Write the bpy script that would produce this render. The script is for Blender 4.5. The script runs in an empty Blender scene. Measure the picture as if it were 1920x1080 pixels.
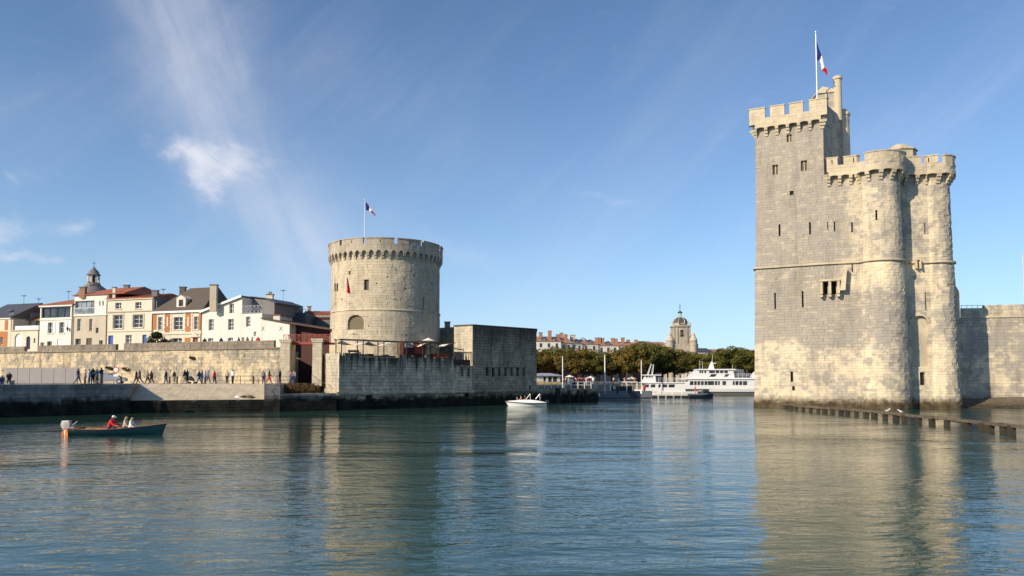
import bpy, bmesh, math, random
from mathutils import Vector, Matrix

random.seed(11)
R = math.radians
scene = bpy.context.scene
COL = scene.collection

# ------------------------------------------------------------------ camera
CAMH, F, PITCH, HOR = 3.9, 1387.0, R(3.0), 711.0      # metres, pixels, radians, horizon row (in a 1920x1080 frame)
SHIFT = HOR - 540 - F * math.tan(PITCH)
cam_d = bpy.data.cameras.new('camera')
cam_d.lens = 36 * F / 1920
cam_d.shift_y = SHIFT / 1920
cam_d.clip_start, cam_d.clip_end = 0.2, 9000
cam = bpy.data.objects.new('camera', cam_d)
cam.location = (0, 0, CAMH)
cam.rotation_euler = (math.pi / 2 + PITCH, 0, 0)
COL.objects.link(cam)
scene.camera = cam

# ------------------------------------------------------------------ light
SUN_AZ, SUN_EL = R(-180 + 50), R(27)      # azimuth clockwise from +Y
SUN = Vector((math.sin(SUN_AZ) * math.cos(SUN_EL), math.cos(SUN_AZ) * math.cos(SUN_EL), math.sin(SUN_EL)))
sun_d = bpy.data.lights.new('sun', 'SUN')
sun_d.energy, sun_d.angle, sun_d.color = 5.0, R(0.5), (1.0, 0.84, 0.62)
sun = bpy.data.objects.new('sun', sun_d)
sun.rotation_euler = SUN.to_track_quat('Z', 'Y').to_euler()
sun.location = (-60, -40, 60)
COL.objects.link(sun)
scene.view_settings.view_transform = 'Standard'
scene.view_settings.look = 'None'
scene.view_settings.gamma = 1
scene.view_settings.exposure = 0.12
scene.cycles.use_denoising = True
scene.cycles.max_bounces = 6
scene.cycles.glossy_bounces = 3
scene.cycles.transparent_max_bounces = 4


def ray(px, py):
    """Direction in the world that the photograph's pixel (of 1920x1080) looks along."""
    r, u = (px - 960) / F, (540 + SHIFT - py) / F
    c, s = math.cos(PITCH), math.sin(PITCH)
    return Vector((r, c - u * s, s + u * c))


def at(px, py, Y):
    d = ray(px, py)
    t = Y / d.y
    return Vector((d.x * t, Y, CAMH + d.z * t))


def zat(px, py, Y):
    return at(px, py, Y).z


def gx(px, Y):
    return Vector(((px - 960) / F * Y, Y))


class Nodes:
    def __init__(s, tree):
        s.t = tree
        tree.nodes.clear()

    def n(s, kind, **kw):
        nd = s.t.nodes.new(kind)
        for k, v in kw.items():
            setattr(nd, k, v)
        return nd

    def put(s, sock, v):
        if hasattr(v, 'is_output') or isinstance(v, bpy.types.NodeSocket):
            s.t.links.new(v, sock)
        elif isinstance(v, (tuple, list)) and sock.type == 'RGBA' and len(v) == 3:
            sock.default_value = (*v, 1)
        else:
            sock.default_value = v

    def m(s, op, a, b=0.0, c=0.0, clamp=False):
        nd = s.n('ShaderNodeMath', operation=op, use_clamp=clamp)
        s.put(nd.inputs[0], a); s.put(nd.inputs[1], b); s.put(nd.inputs[2], c)
        return nd.outputs[0]

    def mix(s, fac, a, b, blend='MIX'):
        nd = s.n('ShaderNodeMix', data_type='RGBA', blend_type=blend)
        s.put(nd.inputs[0], fac); s.put(nd.inputs[6], a); s.put(nd.inputs[7], b)
        return nd.outputs[2]

    def noise(s, vec, scale, detail=4, rough=.55, dist=0.0):
        nd = s.n('ShaderNodeTexNoise')
        s.put(nd.inputs['Vector'], vec); nd.inputs['Scale'].default_value = scale
        nd.inputs['Detail'].default_value = detail; nd.inputs['Roughness'].default_value = rough
        nd.inputs['Distortion'].default_value = dist
        return nd.outputs['Fac']

    def ramp(s, v, lo, hi):
        nd = s.n('ShaderNodeMapRange', interpolation_type='SMOOTHSTEP')
        s.put(nd.inputs['Value'], v)
        nd.inputs['From Min'].default_value = lo; nd.inputs['From Max'].default_value = hi
        return nd.outputs['Result']

    def scale(s, vec, xyz):
        nd = s.n('ShaderNodeVectorMath', operation='MULTIPLY')
        s.put(nd.inputs[0], vec); nd.inputs[1].default_value = xyz
        return nd.outputs[0]

    def bump(s, h, strength, dist):
        nd = s.n('ShaderNodeBump')
        s.put(nd.inputs['Height'], h); nd.inputs['Strength'].default_value = strength
        nd.inputs['Distance'].default_value = dist
        return nd.outputs[0]


# ------------------------------------------------------------------ sky
world = bpy.data.worlds.new('World')
scene.world = world
world.use_nodes = True
W = Nodes(world.node_tree)
sky = W.n('ShaderNodeTexSky', sky_type='NISHITA')
sky.sun_disc = False
sky.sun_elevation, sky.sun_rotation = SUN_EL, SUN_AZ
sky.air_density, sky.dust_density, sky.ozone_density, sky.altitude = 0.9, 0.0, 3.5, 0
tc = W.n('ShaderNodeTexCoord')
sep = W.n('ShaderNodeSeparateXYZ')
W.put(sep.inputs[0], tc.outputs['Generated'])
az = W.m('ARCTAN2', sep.outputs[0], sep.outputs[1])
el = W.m('ARCSINE', sep.outputs[2])


def sky_dir(px, py):
    d = ray(px, py).normalized()
    return math.atan2(d.x, d.y), math.asin(d.z)


comb = W.n('ShaderNodeCombineXYZ')
W.put(comb.inputs[0], az); W.put(comb.inputs[1], el)
flat = comb.outputs[0]


def rot2(vec, ang, sx, sy):
    mp = W.n('ShaderNodeMapping', vector_type='TEXTURE')      # turn first, then stretch along the turned axes
    W.put(mp.inputs[0], vec)
    mp.inputs['Rotation'].default_value = (0, 0, ang); mp.inputs['Scale'].default_value = (1 / sx, 1 / sy, 1)
    return mp.outputs[0]


warp = W.noise(flat, 7.0, 5, .6)
warp2 = W.noise(rot2(flat, 0.3, 1, 1), 9.0, 5, .6)


def streak(x0, y0, x1, y1, wpx, amp, soft=.25):
    """A wisp of cirrus between two directions: gaussian across, soft ends."""
    a0, e0 = sky_dir(x0, y0); a1, e1 = sky_dir(x1, y1)
    L = math.hypot(a1 - a0, e1 - e0)
    ux, uy = (a1 - a0) / L, (e1 - e0) / L
    da = W.m('ADD', W.m('SUBTRACT', az, a0), W.m('MULTIPLY', W.m('SUBTRACT', warp, .5), .12))
    de = W.m('ADD', W.m('SUBTRACT', el, e0), W.m('MULTIPLY', W.m('SUBTRACT', warp2, .5), .07))
    t = W.m('DIVIDE', W.m('ADD', W.m('MULTIPLY', da, ux), W.m('MULTIPLY', de, uy)), L)
    c = W.m('ADD', W.m('MULTIPLY', da, -uy), W.m('MULTIPLY', de, ux))
    g = W.m('EXPONENT', W.m('MULTIPLY', W.m('POWER', W.m('ABSOLUTE', W.m('DIVIDE', c, wpx / F)), 2.0), -1.0))
    along = W.m('MULTIPLY', W.ramp(t, -soft, soft), W.m('SUBTRACT', 1.0, W.ramp(t, 1 - soft, 1 + soft)))
    return W.m('MULTIPLY', W.m('MULTIPLY', g, along), amp)


fib = W.noise(rot2(flat, R(-66), 1.0, 4.5), 3.6, 9, .60, .5)        # fibres along the plume
fib2 = W.noise(rot2(flat, R(42), 1.0, 6.0), 2.8, 9, .6, .6)       # fibres of the thin veils, the other way
clumps = W.m('ADD', W.m('MULTIPLY', W.noise(rot2(flat, R(14), 1.0, 1.8), 12.0, 9, .62, .8), .55), W.m('MULTIPLY', W.noise(rot2(flat, R(-20), 1.0, 2.6), 30.0, 8, .62, .6), .45))
broad = None
for a in ((260, -200, 410, 280, 78, .50, .3), (330, -60, 480, 300, 70, .22, .4), (430, 310, 650, 570, 80, .36, .35), (560, 330, 700, 520, 110, .16, .4)):
    v = streak(*a)
    broad = v if broad is None else W.m('ADD', broad, v)
veils = None
for a in ((950, 600, 1420, 60, 85, .22, .4), (1380, 480, 1930, 60, 50, .22, .4), (860, 610, 1420, 560, 60, .16, .4), (-100, 250, 330, 130, 60, .16, .4),
          (780, 455, 930, 490, 26, .30, .4), (1080, 364, 1165, 370, 5, .30, .4), (470, 60, 1000, 330, 90, .14, .4), (0, 470, 500, 540, 60, .12, .4)):
    v = streak(*a)
    veils = v if veils is None else W.m('ADD', veils, v)
puff = None
for a in ((298, 280, 400, 298, 20, 1.1, .4), (345, 298, 500, 318, 38, 1.05, .35), (370, 325, 425, 372, 22, .95, .4), (430, 290, 570, 340, 50, .40, .4), (-60, 440, 40, 428, 34, 1.0, .4), (115, 415, 165, 424, 14, .8, .5),
          (0, 484, 125, 486, 10, .9, .4), (-10, 322, 18, 330, 9, .7, .5), (60, 420, 120, 425, 20, .45, .5), (180, 528, 260, 532, 12, .5, .5)):
    v = streak(*a)
    puff = v if puff is None else W.m('ADD', puff, v)
broad = W.m('MULTIPLY', broad, W.m('ADD', .30, W.m('MULTIPLY', W.ramp(fib, .15, .88), .85)))
veils = W.m('MULTIPLY', veils, W.m('ADD', .22, W.m('MULTIPLY', W.ramp(fib2, .30, .88), .62)))
puff = W.m('MULTIPLY', W.ramp(W.m('ADD', puff, W.m('MULTIPLY', W.m('SUBTRACT', clumps, .5), 2.6)), .10, 2.5), 1.05)
thin = W.m('MULTIPLY', W.m('MULTIPLY', W.ramp(fib2, .45, .9), .07), W.ramp(el, 0.0, .2))
cfac = W.m('ADD', W.m('ADD', broad, puff), W.m('ADD', veils, thin), clamp=True)
cfac = W.m('MULTIPLY', cfac, .85)
hz = W.m('MULTIPLY', W.m('EXPONENT', W.m('MULTIPLY', W.m('ABSOLUTE', el), -6.5)), .72)
base = W.mix(1.0, sky.outputs[0], (.98, 1.05, 1.11), 'MULTIPLY')
base = W.mix(hz, base, (3.6, 5.2, 7.0))
skyc = W.mix(cfac, base, (6.8, 6.8, 7.4))
bg = W.n('ShaderNodeBackground')
W.put(bg.inputs[0], skyc)
bg.inputs[1].default_value = 0.118
out = W.n('ShaderNodeOutputWorld')
W.put(out.inputs[0], bg.outputs[0])

# ------------------------------------------------------------------ materials
MATS = {}


def base_mat(name):
    m = bpy.data.materials.new(name)
    m.use_nodes = True
    N = Nodes(m.node_tree)
    b = N.n('ShaderNodeBsdfPrincipled')
    o = N.n('ShaderNodeOutputMaterial')
    N.put(o.inputs[0], b.outputs[0])
    MATS[name] = m
    return N, b


def plain(name, col, rough=.6, metal=0, vary=.12, scale=1.5, spec=.4, dirt=None):
    """Painted or plain surface with uneven tone."""
    N, b = base_mat(name)
    g = N.n('ShaderNodeNewGeometry')
    no = N.noise(g.outputs['Position'], scale, 6, .6)
    oi = N.n('ShaderNodeObjectInfo')
    k = N.m('ADD', N.m('MULTIPLY', N.m('SUBTRACT', no, .5), 2 * vary), N.m('ADD', 1 - vary * .3, N.m('MULTIPLY', oi.outputs['Random'], vary * .6)))
    c = N.mix(1.0, col, k, 'MULTIPLY')
    if dirt:
        st = N.noise(N.scale(g.outputs['Position'], (1.0, 1.0, .22)), 1.3, 6, .65)
        c = N.mix(N.m('MULTIPLY', N.ramp(st, .48, .75), dirt[1]), c, dirt[0])
    N.put(b.inputs['Base Color'], c)
    b.inputs['Roughness'].default_value = rough
    b.inputs['Metallic'].default_value = metal
    b.inputs['Specular IOR Level'].default_value = spec
    return MATS[name]


def stone(name, light, mid, dark, patch=(.42, .62), pscale=.16, streaks=.35, rand=.30, tide=None, tidecol=(.012, .012, .010), warm=None, grey_z=None, grime=None, grey_x=None):
    N, b = base_mat(name)
    g = N.n('ShaderNodeNewGeometry')
    P = g.outputs['Position']
    sp = N.n('ShaderNodeSeparateXYZ'); N.put(sp.inputs[0], P)
    z = sp.outputs[2]
    oi = N.n('ShaderNodeObjectInfo')
    rnd = N.m('FRACT', N.m('ADD', g.outputs['Random Per Island'], N.m('MULTIPLY', oi.outputs['Random'], 7.31)))
    rnd2 = N.m('FRACT', N.m('MULTIPLY', rnd, 13.7))
    n1 = N.noise(P, pscale, 7, .62, .4)
    n2 = N.noise(P, 1.1, 7, .65)
    n3 = N.noise(N.scale(P, (1, 1, .16)), .9, 6, .6)
    nm = N.noise(P, pscale * 4.2, 6, .6, .3)
    f = N.ramp(N.m('ADD', N.m('ADD', N.m('MULTIPLY', n1, .55), N.m('MULTIPLY', nm, .45)), N.m('MULTIPLY', N.m('SUBTRACT', rnd, .5), .10)), *patch)
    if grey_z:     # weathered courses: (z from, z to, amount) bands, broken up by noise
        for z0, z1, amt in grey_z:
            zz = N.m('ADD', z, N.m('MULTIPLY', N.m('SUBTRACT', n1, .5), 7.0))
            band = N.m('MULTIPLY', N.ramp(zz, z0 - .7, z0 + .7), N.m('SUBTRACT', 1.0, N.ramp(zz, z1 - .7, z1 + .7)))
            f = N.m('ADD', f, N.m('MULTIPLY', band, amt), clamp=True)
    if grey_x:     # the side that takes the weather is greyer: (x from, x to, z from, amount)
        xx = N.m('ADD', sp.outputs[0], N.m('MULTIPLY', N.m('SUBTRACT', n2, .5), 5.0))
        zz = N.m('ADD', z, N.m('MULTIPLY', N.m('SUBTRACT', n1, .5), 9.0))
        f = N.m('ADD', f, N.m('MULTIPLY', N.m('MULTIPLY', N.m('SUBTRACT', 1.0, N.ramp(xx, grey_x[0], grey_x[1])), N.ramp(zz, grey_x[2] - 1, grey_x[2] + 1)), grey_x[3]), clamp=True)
    c = N.mix(f, light, mid)
    if warm:
        c = N.mix(N.m('MULTIPLY', N.ramp(rnd2, .76, .97), .3), c, warm)
    c = N.mix(N.m('MULTIPLY', N.ramp(N.m('ADD', N.m('MULTIPLY', n3, .7), N.m('MULTIPLY', n2, .3)), .47, .66), streaks), c, dark)
    pit = N.noise(P, 3.5, 5, .7)
    c = N.mix(N.m('MULTIPLY', N.ramp(pit, .60, .74), .5), c, dark)
    if grime:      # black run-off from the wall head: (z top, z bottom, amount)
        st = N.noise(N.scale(P, (1, 1, .10)), 1.5, 6, .65)
        zt, zb, amt = grime
        zz = N.m('ADD', z, N.m('MULTIPLY', N.m('SUBTRACT', st, .5), 8.0))
        c = N.mix(N.m('MULTIPLY', N.ramp(zz, zb, zt), amt), c, (.012, .012, .013))
    k = N.m('ADD', N.m('ADD', 1 - rand / 2, N.m('MULTIPLY', rnd, rand)), N.m('MULTIPLY', N.m('SUBTRACT', n2, .5), .5))
    c = N.mix(1.0, c, k, 'MULTIPLY')
    if tide:       # weed and wet stone up to the high-water mark
        zz = N.m('ADD', z, N.m('MULTIPLY', N.m('SUBTRACT', n2, .5), 1.9))
        zz = N.m('ADD', zz, N.m('MULTIPLY', N.m('SUBTRACT', rnd, .5), .25))
        weed = N.mix(N.ramp(N.noise(P, .8, 5), .4, .65), tidecol, tuple(v * 2.2 for v in tidecol))
        c = N.mix(N.m('SUBTRACT', 1.0, N.ramp(zz, tide[0], tide[1])), c, weed)
    N.put(b.inputs['Base Color'], c)
    b.inputs['Roughness'].default_value = .92
    b.inputs['Specular IOR Level'].default_value = .2
    h = N.m('ADD', N.noise(P, 5.0, 6, .7), N.m('MULTIPLY', n2, 1.0))
    N.put(b.inputs['Normal'], N.bump(h, .55, .05))
    return MATS[name]


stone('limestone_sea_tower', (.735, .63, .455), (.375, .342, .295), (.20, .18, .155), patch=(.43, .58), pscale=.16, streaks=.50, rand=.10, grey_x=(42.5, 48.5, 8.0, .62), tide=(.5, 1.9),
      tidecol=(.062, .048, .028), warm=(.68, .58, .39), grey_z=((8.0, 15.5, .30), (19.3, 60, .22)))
stone('limestone_parapet', (.62, .53, .38), (.40, .35, .28), (.22, .20, .17), patch=(.45, .68), streaks=.35, rand=.18)
stone('limestone_round_tower', (.62, .535, .39), (.40, .355, .285), (.17, .155, .135), patch=(.45, .66), pscale=.16, streaks=.50, rand=.22, warm=(.60, .48, .30), grey_x=(-12.6, -16.0, 2.0, .75))
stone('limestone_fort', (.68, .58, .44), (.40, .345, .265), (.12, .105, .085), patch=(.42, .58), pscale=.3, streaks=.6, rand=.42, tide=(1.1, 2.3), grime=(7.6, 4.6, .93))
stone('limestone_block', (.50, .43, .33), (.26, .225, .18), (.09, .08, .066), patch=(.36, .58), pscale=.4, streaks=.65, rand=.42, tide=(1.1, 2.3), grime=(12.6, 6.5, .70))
stone('parapet_grey', (.50, .44, .345), (.34, .305, .25), (.17, .155, .13), patch=(.42, .62), streaks=.45, rand=.16)
stone('limestone_pale', (.60, .53, .40), (.42, .38, .31), (.20, .18, .15), patch=(.45, .66), pscale=.3, streaks=.5, rand=.30)
stone('rubble_wall', (.66, .55, .37), (.32, .29, .24), (.14, .125, .105), patch=(.44, .55), pscale=.28, streaks=.7, rand=.18, warm=(.60, .47, .27))
stone('parapet_rubble', (.32, .27, .21), (.22, .19, .155), (.10, .09, .08), patch=(.4, .6), pscale=.4, streaks=.5, rand=.3)
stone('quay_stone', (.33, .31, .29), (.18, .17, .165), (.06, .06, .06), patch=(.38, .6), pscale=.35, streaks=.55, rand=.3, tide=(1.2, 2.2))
stone('paving', (.40, .35, .27), (.27, .235, .185), (.15, .13, .10), patch=(.4, .6), pscale=.5, streaks=.2, rand=.2)
stone('slip_sand', (.62, .53, .39), (.48, .40, .29), (.25, .21, .15), patch=(.4, .6), pscale=.5, streaks=.3, rand=.1)
stone('mud', (.20, .165, .115), (.14, .115, .08), (.07, .06, .04), patch=(.4, .6), pscale=.6, streaks=.3, rand=.1, tide=(.1, .7), tidecol=(.05, .04, .025))
stone('mortar', (.34, .30, .235), (.26, .23, .18), (.12, .11, .09), rand=.05)
stone('mortar_dark', (.07, .066, .06), (.05, .047, .043), (.025, .025, .022), rand=.05, tide=(1.1, 2.3))
plain('plaster_white', (.74, .71, .64), .85, vary=.08, dirt=((.45, .41, .34), .35))
plain('plaster_cream', (.68, .62, .50), .85, vary=.08, dirt=((.40, .35, .27), .40))
plain('plaster_beige', (.52, .46, .36), .85, vary=.08, dirt=((.30, .26, .2), .40))
plain('plaster_grey', (.20, .19, .19), .85, vary=.1, dirt=((.09, .09, .09), .4))
plain('brick_orange', (.42, .17, .065), .85, vary=.25, scale=6)
plain('slate', (.075, .078, .090), .5, vary=.25, scale=4)
plain('slate_brown', (.105, .082, .066), .7, vary=.25, scale=4)
plain('dark_cladding_and_shade', (.035, .042, .062), .5, vary=.2)
plain('maroon_boards', (.06, .016, .014), .7, vary=.2)
plain('red_paint', (.27, .045, .032), .5, vary=.15)
plain('opening_dark', (.018, .016, .014), .8, vary=.3)
plain('shutter_wood', (.10, .075, .055), .7, vary=.25)
plain('board_olive', (.17, .14, .085), .8, vary=.25, scale=3)
plain('white_paint', (.80, .79, .76), .45, vary=.05)
plain('grey_paint', (.36, .37, .40), .5, vary=.08)
plain('hoarding_grey', (.42, .39, .37), .7, vary=.10, dirt=((.28, .26, .25), .3))
plain('blue_door', (.03, .12, .42), .45)
plain('dark_blue_door', (.015, .02, .09), .45)
plain('red_door', (.25, .05, .03), .5)
plain('metal_dark', (.06, .06, .065), .4, metal=.5)
plain('metal_pole', (.72, .72, .74), .35, metal=.2, vary=.05)
plain('rust_brown', (.10, .055, .035), .7, vary=.3)
plain('timber_wet', (.15, .115, .08), .8, vary=.5, scale=3.5, dirt=((.03, .027, .02), .9))
plain('pile_weed', (.045, .036, .024), .8, vary=.5, scale=4)
plain('hull_blue', (.002, .022, .034), .3, vary=.1)
plain('varnish_wood', (.27, .095, .032), .35, vary=.2, scale=5)
plain('orange_paint', (.75, .20, .015), .4)
plain('hull_white', (.80, .80, .80), .25, vary=.04, spec=.5)
plain('hull_grey', (.13, .15, .17), .4)
plain('hull_navy', (.015, .022, .045), .35)
plain('boot_top', (.25, .25, .22), .5)
plain('canvas_white', (.78, .76, .70), .9, vary=.05)
plain('canvas_red', (.40, .05, .035), .9)
plain('canvas_yellow', (.55, .40, .10), .9)
plain('flag_blue', (.010, .025, .17), .8, vary=.05)
plain('flag_white', (.80, .80, .80), .8, vary=.05)
plain('flag_red', (.55, .02, .035), .8, vary=.05)
plain('skin', (.48, .29, .20), .6, vary=.05)
plain('hair_dark', (.035, .022, .015), .6)
plain('hair_blond', (.42, .27, .12), .6)
plain('tyre', (.02, .02, .02), .8)
plain('bark', (.075, .055, .040), .9, vary=.3, scale=4)
plain('gull_white', (.82, .81, .78), .8, vary=.05)
plain('gull_grey', (.30, .31, .33), .8)
for nm, c in dict(red=(.55, .02, .025), black=(.018, .018, .022), navy=(.02, .03, .08), denim=(.07, .11, .20), white=(.70, .68, .64), grey=(.16, .16, .17),
                  pink=(.55, .28, .26), brown=(.11, .07, .045), teal=(.06, .13, .15), beige=(.42, .34, .24), orange=(.60, .16, .04), pale_blue=(.30, .38, .48)).items():
    plain('cloth_' + nm, tuple(min(.8, v * 1.25 + .01) for v in c), .9, vary=.12, scale=4)


def tile_mat(name, c1, c2):
    N, b = base_mat(name)
    g = N.n('ShaderNodeNewGeometry')
    P = g.outputs['Position']
    no = N.noise(P, 2.2, 7, .7); n2 = N.noise(P, .5, 5)
    c = N.mix(N.ramp(no, .35, .65), c1, c2)
    c = N.mix(N.m('MULTIPLY', N.ramp(n2, .5, .7), .5), c, (.10, .055, .04))
    N.put(b.inputs['Base Color'], c)
    b.inputs['Roughness'].default_value = .85
    return MATS[name]


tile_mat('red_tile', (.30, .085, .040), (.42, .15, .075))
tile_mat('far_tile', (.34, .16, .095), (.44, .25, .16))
plain('chimney_brick', (.36, .20, .13), .9, vary=.25)


def glass_mat(name, col, rough=.06):
    N, b = base_mat(name)
    g = N.n('ShaderNodeNewGeometry')
    no = N.noise(g.outputs['Position'], .9, 3)
    N.put(b.inputs['Base Color'], N.mix(N.ramp(no, .4, .65), col, tuple(v * 2.2 for v in col)))
    b.inputs['Roughness'].default_value = rough
    b.inputs['Specular IOR Level'].default_value = .6
    return MATS[name]


glass_mat('window_glass', (.030, .034, .040))
glass_mat('pale_glass', (.14, .16, .18), .15)


def leaf_mat(name, c1, c2, c3):
    N, b = base_mat(name)
    g = N.n('ShaderNodeNewGeometry')
    oi = N.n('ShaderNodeObjectInfo')
    c = N.mix(g.outputs['Random Per Island'], c1, c2)
    c = N.mix(N.m('MULTIPLY', N.ramp(N.noise(g.outputs['Position'], .35, 4), .45, .65), .7), c, c3)
    c = N.mix(1.0, c, N.m('ADD', .8, N.m('MULTIPLY', oi.outputs['Random'], .4)), 'MULTIPLY')
    N.put(b.inputs['Base Color'], c)
    b.inputs['Roughness'].default_value = .75
    b.inputs['Specular IOR Level'].default_value = .15
    return MATS[name]


leaf_mat('leaf_green', (.075, .088, .018), (.12, .118, .026), (.16, .112, .026))
leaf_mat('leaf_autumn', (.105, .098, .022), (.18, .125, .028), (.17, .088, .020))
leaf_mat('leaf_dark', (.016, .030, .010), (.030, .046, .014), (.03, .03, .01))
leaf_mat('hedge_brown', (.09, .055, .022), (.15, .09, .035), (.05, .045, .015))


def water_mat():
    N, b = base_mat('harbour_water')
    g = N.n('ShaderNodeNewGeometry')
    P = g.outputs['Position']
    tint = N.noise(P, .03, 3)
    N.put(b.inputs['Base Color'], N.mix(tint, (.022, .066, .050), (.032, .082, .060)))
    b.inputs['Roughness'].default_value = .03
    b.inputs['IOR'].default_value = 1.40
    b.inputs['Specular IOR Level'].default_value = .5
    mp = N.n('ShaderNodeMapping'); N.put(mp.inputs[0], P)
    mp.inputs['Rotation'].default_value = (0, 0, R(-14)); mp.inputs['Scale'].default_value = (.55, 1.25, 1)
    v = mp.outputs[0]
    calm = N.ramp(N.noise(N.scale(P, (.6, 1.3, 1)), .045, 4, .55, .6), .38, .64)
    h = N.m('ADD', N.m('MULTIPLY', N.noise(v, .8, 3, .5, .5), .72), N.m('MULTIPLY', N.noise(v, 2.6, 3, .55, .5), .34))
    h = N.m('ADD', h, N.m('MULTIPLY', N.noise(v, 6.0, 2, .5, .3), .04))
    h = N.m('ADD', h, N.m('MULTIPLY', N.noise(v, .22, 2), .8))
    h = N.m('MULTIPLY', h, N.m('ADD', .42, N.m('MULTIPLY', calm, 1.0)))
    N.put(b.inputs['Normal'], N.bump(h, 1.0, .088))


water_mat()
# ------------------------------------------------------------------ building helpers
ORIGIN = {}                                   # world origin of each object (translation only, before copying)


def own_origin(o):
    return ORIGIN.get(o.name, Vector((0, 0, 0))) if o else Vector((0, 0, 0))


def tag(o, label=None, cat=None, group=None, kind=None):
    if label: o['label'] = label
    if cat: o['category'] = cat
    if group: o['group'] = group
    if kind: o['kind'] = kind
    return o


def thing(name, label, cat, loc=(0, 0, 0), group=None):
    o = bpy.data.objects.new(name, None)
    o.empty_display_size = .3
    o.location = loc
    COL.objects.link(o)
    ORIGIN[o.name] = Vector(loc)
    return tag(o, label, cat, group)


def copy_tree(o, parent=None):
    c = o.copy()
    COL.objects.link(c)
    c.parent = parent
    for ch in list(o.children):
        copy_tree(ch, c)
    return c


class MB:
    """Collects faces in world coordinates; build() links them as one mesh object."""

    def __init__(s):
        s.v, s.f = [], []

    def add(s, verts, faces):
        k = len(s.v)
        s.v += [tuple(p) for p in verts]
        s.f += [tuple(i + k for i in f) for f in faces]
        return s

    def box8(s, c):
        # c: bottom ring 0-3, top ring 4-7 (counter-clockwise from above)
        return s.add(c, [(3, 2, 1, 0), (4, 5, 6, 7), (0, 1, 5, 4), (1, 2, 6, 5), (2, 3, 7, 6), (3, 0, 4, 7)])

    def box(s, x0, x1, y0, y1, z0, z1):
        return s.box8([(x0, y0, z0), (x1, y0, z0), (x1, y1, z0), (x0, y1, z0), (x0, y0, z1), (x1, y0, z1), (x1, y1, z1), (x0, y1, z1)])

    def fbox(s, fr, s0, s1, z0, z1, n0, n1):
        """box in a wall frame; n1 is the outer side"""
        p = fr.p
        return s.box8([p(s0, z0, n1), p(s1, z0, n1), p(s1, z0, n0), p(s0, z0, n0), p(s0, z1, n1), p(s1, z1, n1), p(s1, z1, n0), p(s0, z1, n0)])

    def prism(s, poly, z0, z1):
        n = len(poly)
        vs = [(p[0], p[1], z0) for p in poly] + [(p[0], p[1], z1) for p in poly]
        return s.add(vs, [tuple(reversed(range(n))), tuple(range(n, 2 * n))] + [(i, (i + 1) % n, n + (i + 1) % n, n + i) for i in range(n)])

    def fprism(s, fr, poly, n0, n1):
        """polygon of (s,z) in a wall frame, extruded from n0 to n1"""
        k = len(poly)
        vs = [fr.p(a, b, n1) for a, b in poly] + [fr.p(a, b, n0) for a, b in poly]
        return s.add(vs, [tuple(range(k)), tuple(reversed(range(k, 2 * k)))] + [(i, k + i, k + (i + 1) % k, (i + 1) % k) for i in range(k)])

    def solid(s, polys, drop=(0, 0, -.12)):
        """closed slabs from upward polygons"""
        d = Vector(drop)
        for poly in polys:
            k = len(poly)
            vs = [Vector(p) for p in poly]
            vs += [p + d for p in vs]
            s.add(vs, [tuple(range(k)), tuple(reversed(range(k, 2 * k)))] + [(i, k + i, k + (i + 1) % k, (i + 1) % k) for i in range(k)])
        return s

    def lathe(s, cx, cy, prof, seg=24, a0=0.0, sx=1, sy=1):
        k = len(prof)
        vs = []
        for i in range(seg):
            a = a0 + 2 * math.pi * i / seg
            vs += [(cx + r * math.cos(a) * sx, cy + r * math.sin(a) * sy, z) for r, z in prof]
        fs = []
        for i in range(seg):
            j = (i + 1) % seg
            fs += [(i * k + q, j * k + q, j * k + q + 1, i * k + q + 1) for q in range(k - 1)]
        fs.append(tuple(reversed([i * k for i in range(seg)])))
        fs.append(tuple([i * k + k - 1 for i in range(seg)]))
        return s.add(vs, fs)

    def tube(s, a, b, r, r2=None, seg=8):
        a, b = Vector(a), Vector(b)
        r2 = r if r2 is None else r2
        d = (b - a).normalized()
        u = d.orthogonal().normalized()
        w = d.cross(u)
        vs = []
        for i in range(seg):
            t = 2 * math.pi * i / seg
            o = u * math.cos(t) + w * math.sin(t)
            vs += [a + o * r, b + o * r2]
        fs = [(2 * i, 2 * ((i + 1) % seg), 2 * ((i + 1) % seg) + 1, 2 * i + 1) for i in range(seg)]
        fs += [tuple(reversed([2 * i for i in range(seg)])), tuple([2 * i + 1 for i in range(seg)])]
        return s.add(vs, fs)

    def bar(s, a, b, w, h=None):
        """square bar between two points"""
        a, b = Vector(a), Vector(b)
        h = w if h is None else h
        d = (b - a).normalized()
        up = Vector((0, 0, 1)) if abs(d.z) < .95 else Vector((0, 1, 0))
        sd = d.cross(up).normalized() * w / 2
        u = sd.cross(d).normalized() * h / 2
        return s.box8([a - sd - u, a + sd - u, b + sd - u, b - sd - u, a - sd + u, a + sd + u, b + sd + u, b - sd + u])

    def build(s, name, mat, parent=None, smooth=False, loc=None):
        me = bpy.data.meshes.new(name)
        org = Vector(loc) if loc is not None else own_origin(parent)
        me.from_pydata([(p[0] - org.x, p[1] - org.y, p[2] - org.z) for p in s.v], [], s.f)
        bm = bmesh.new(); bm.from_mesh(me)
        bmesh.ops.recalc_face_normals(bm, faces=bm.faces)
        bm.to_mesh(me); bm.free()
        me.materials.append(MATS[mat])
        if smooth:
            me.polygons.foreach_set('use_smooth', [True] * len(me.polygons))
            try: me.set_sharp_from_angle(angle=R(40))
            except Exception: pass
        o = bpy.data.objects.new(name, me)
        COL.objects.link(o)
        if parent:
            o.parent = parent
        else:
            o.location = org
        ORIGIN[o.name] = org
        return o


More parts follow.
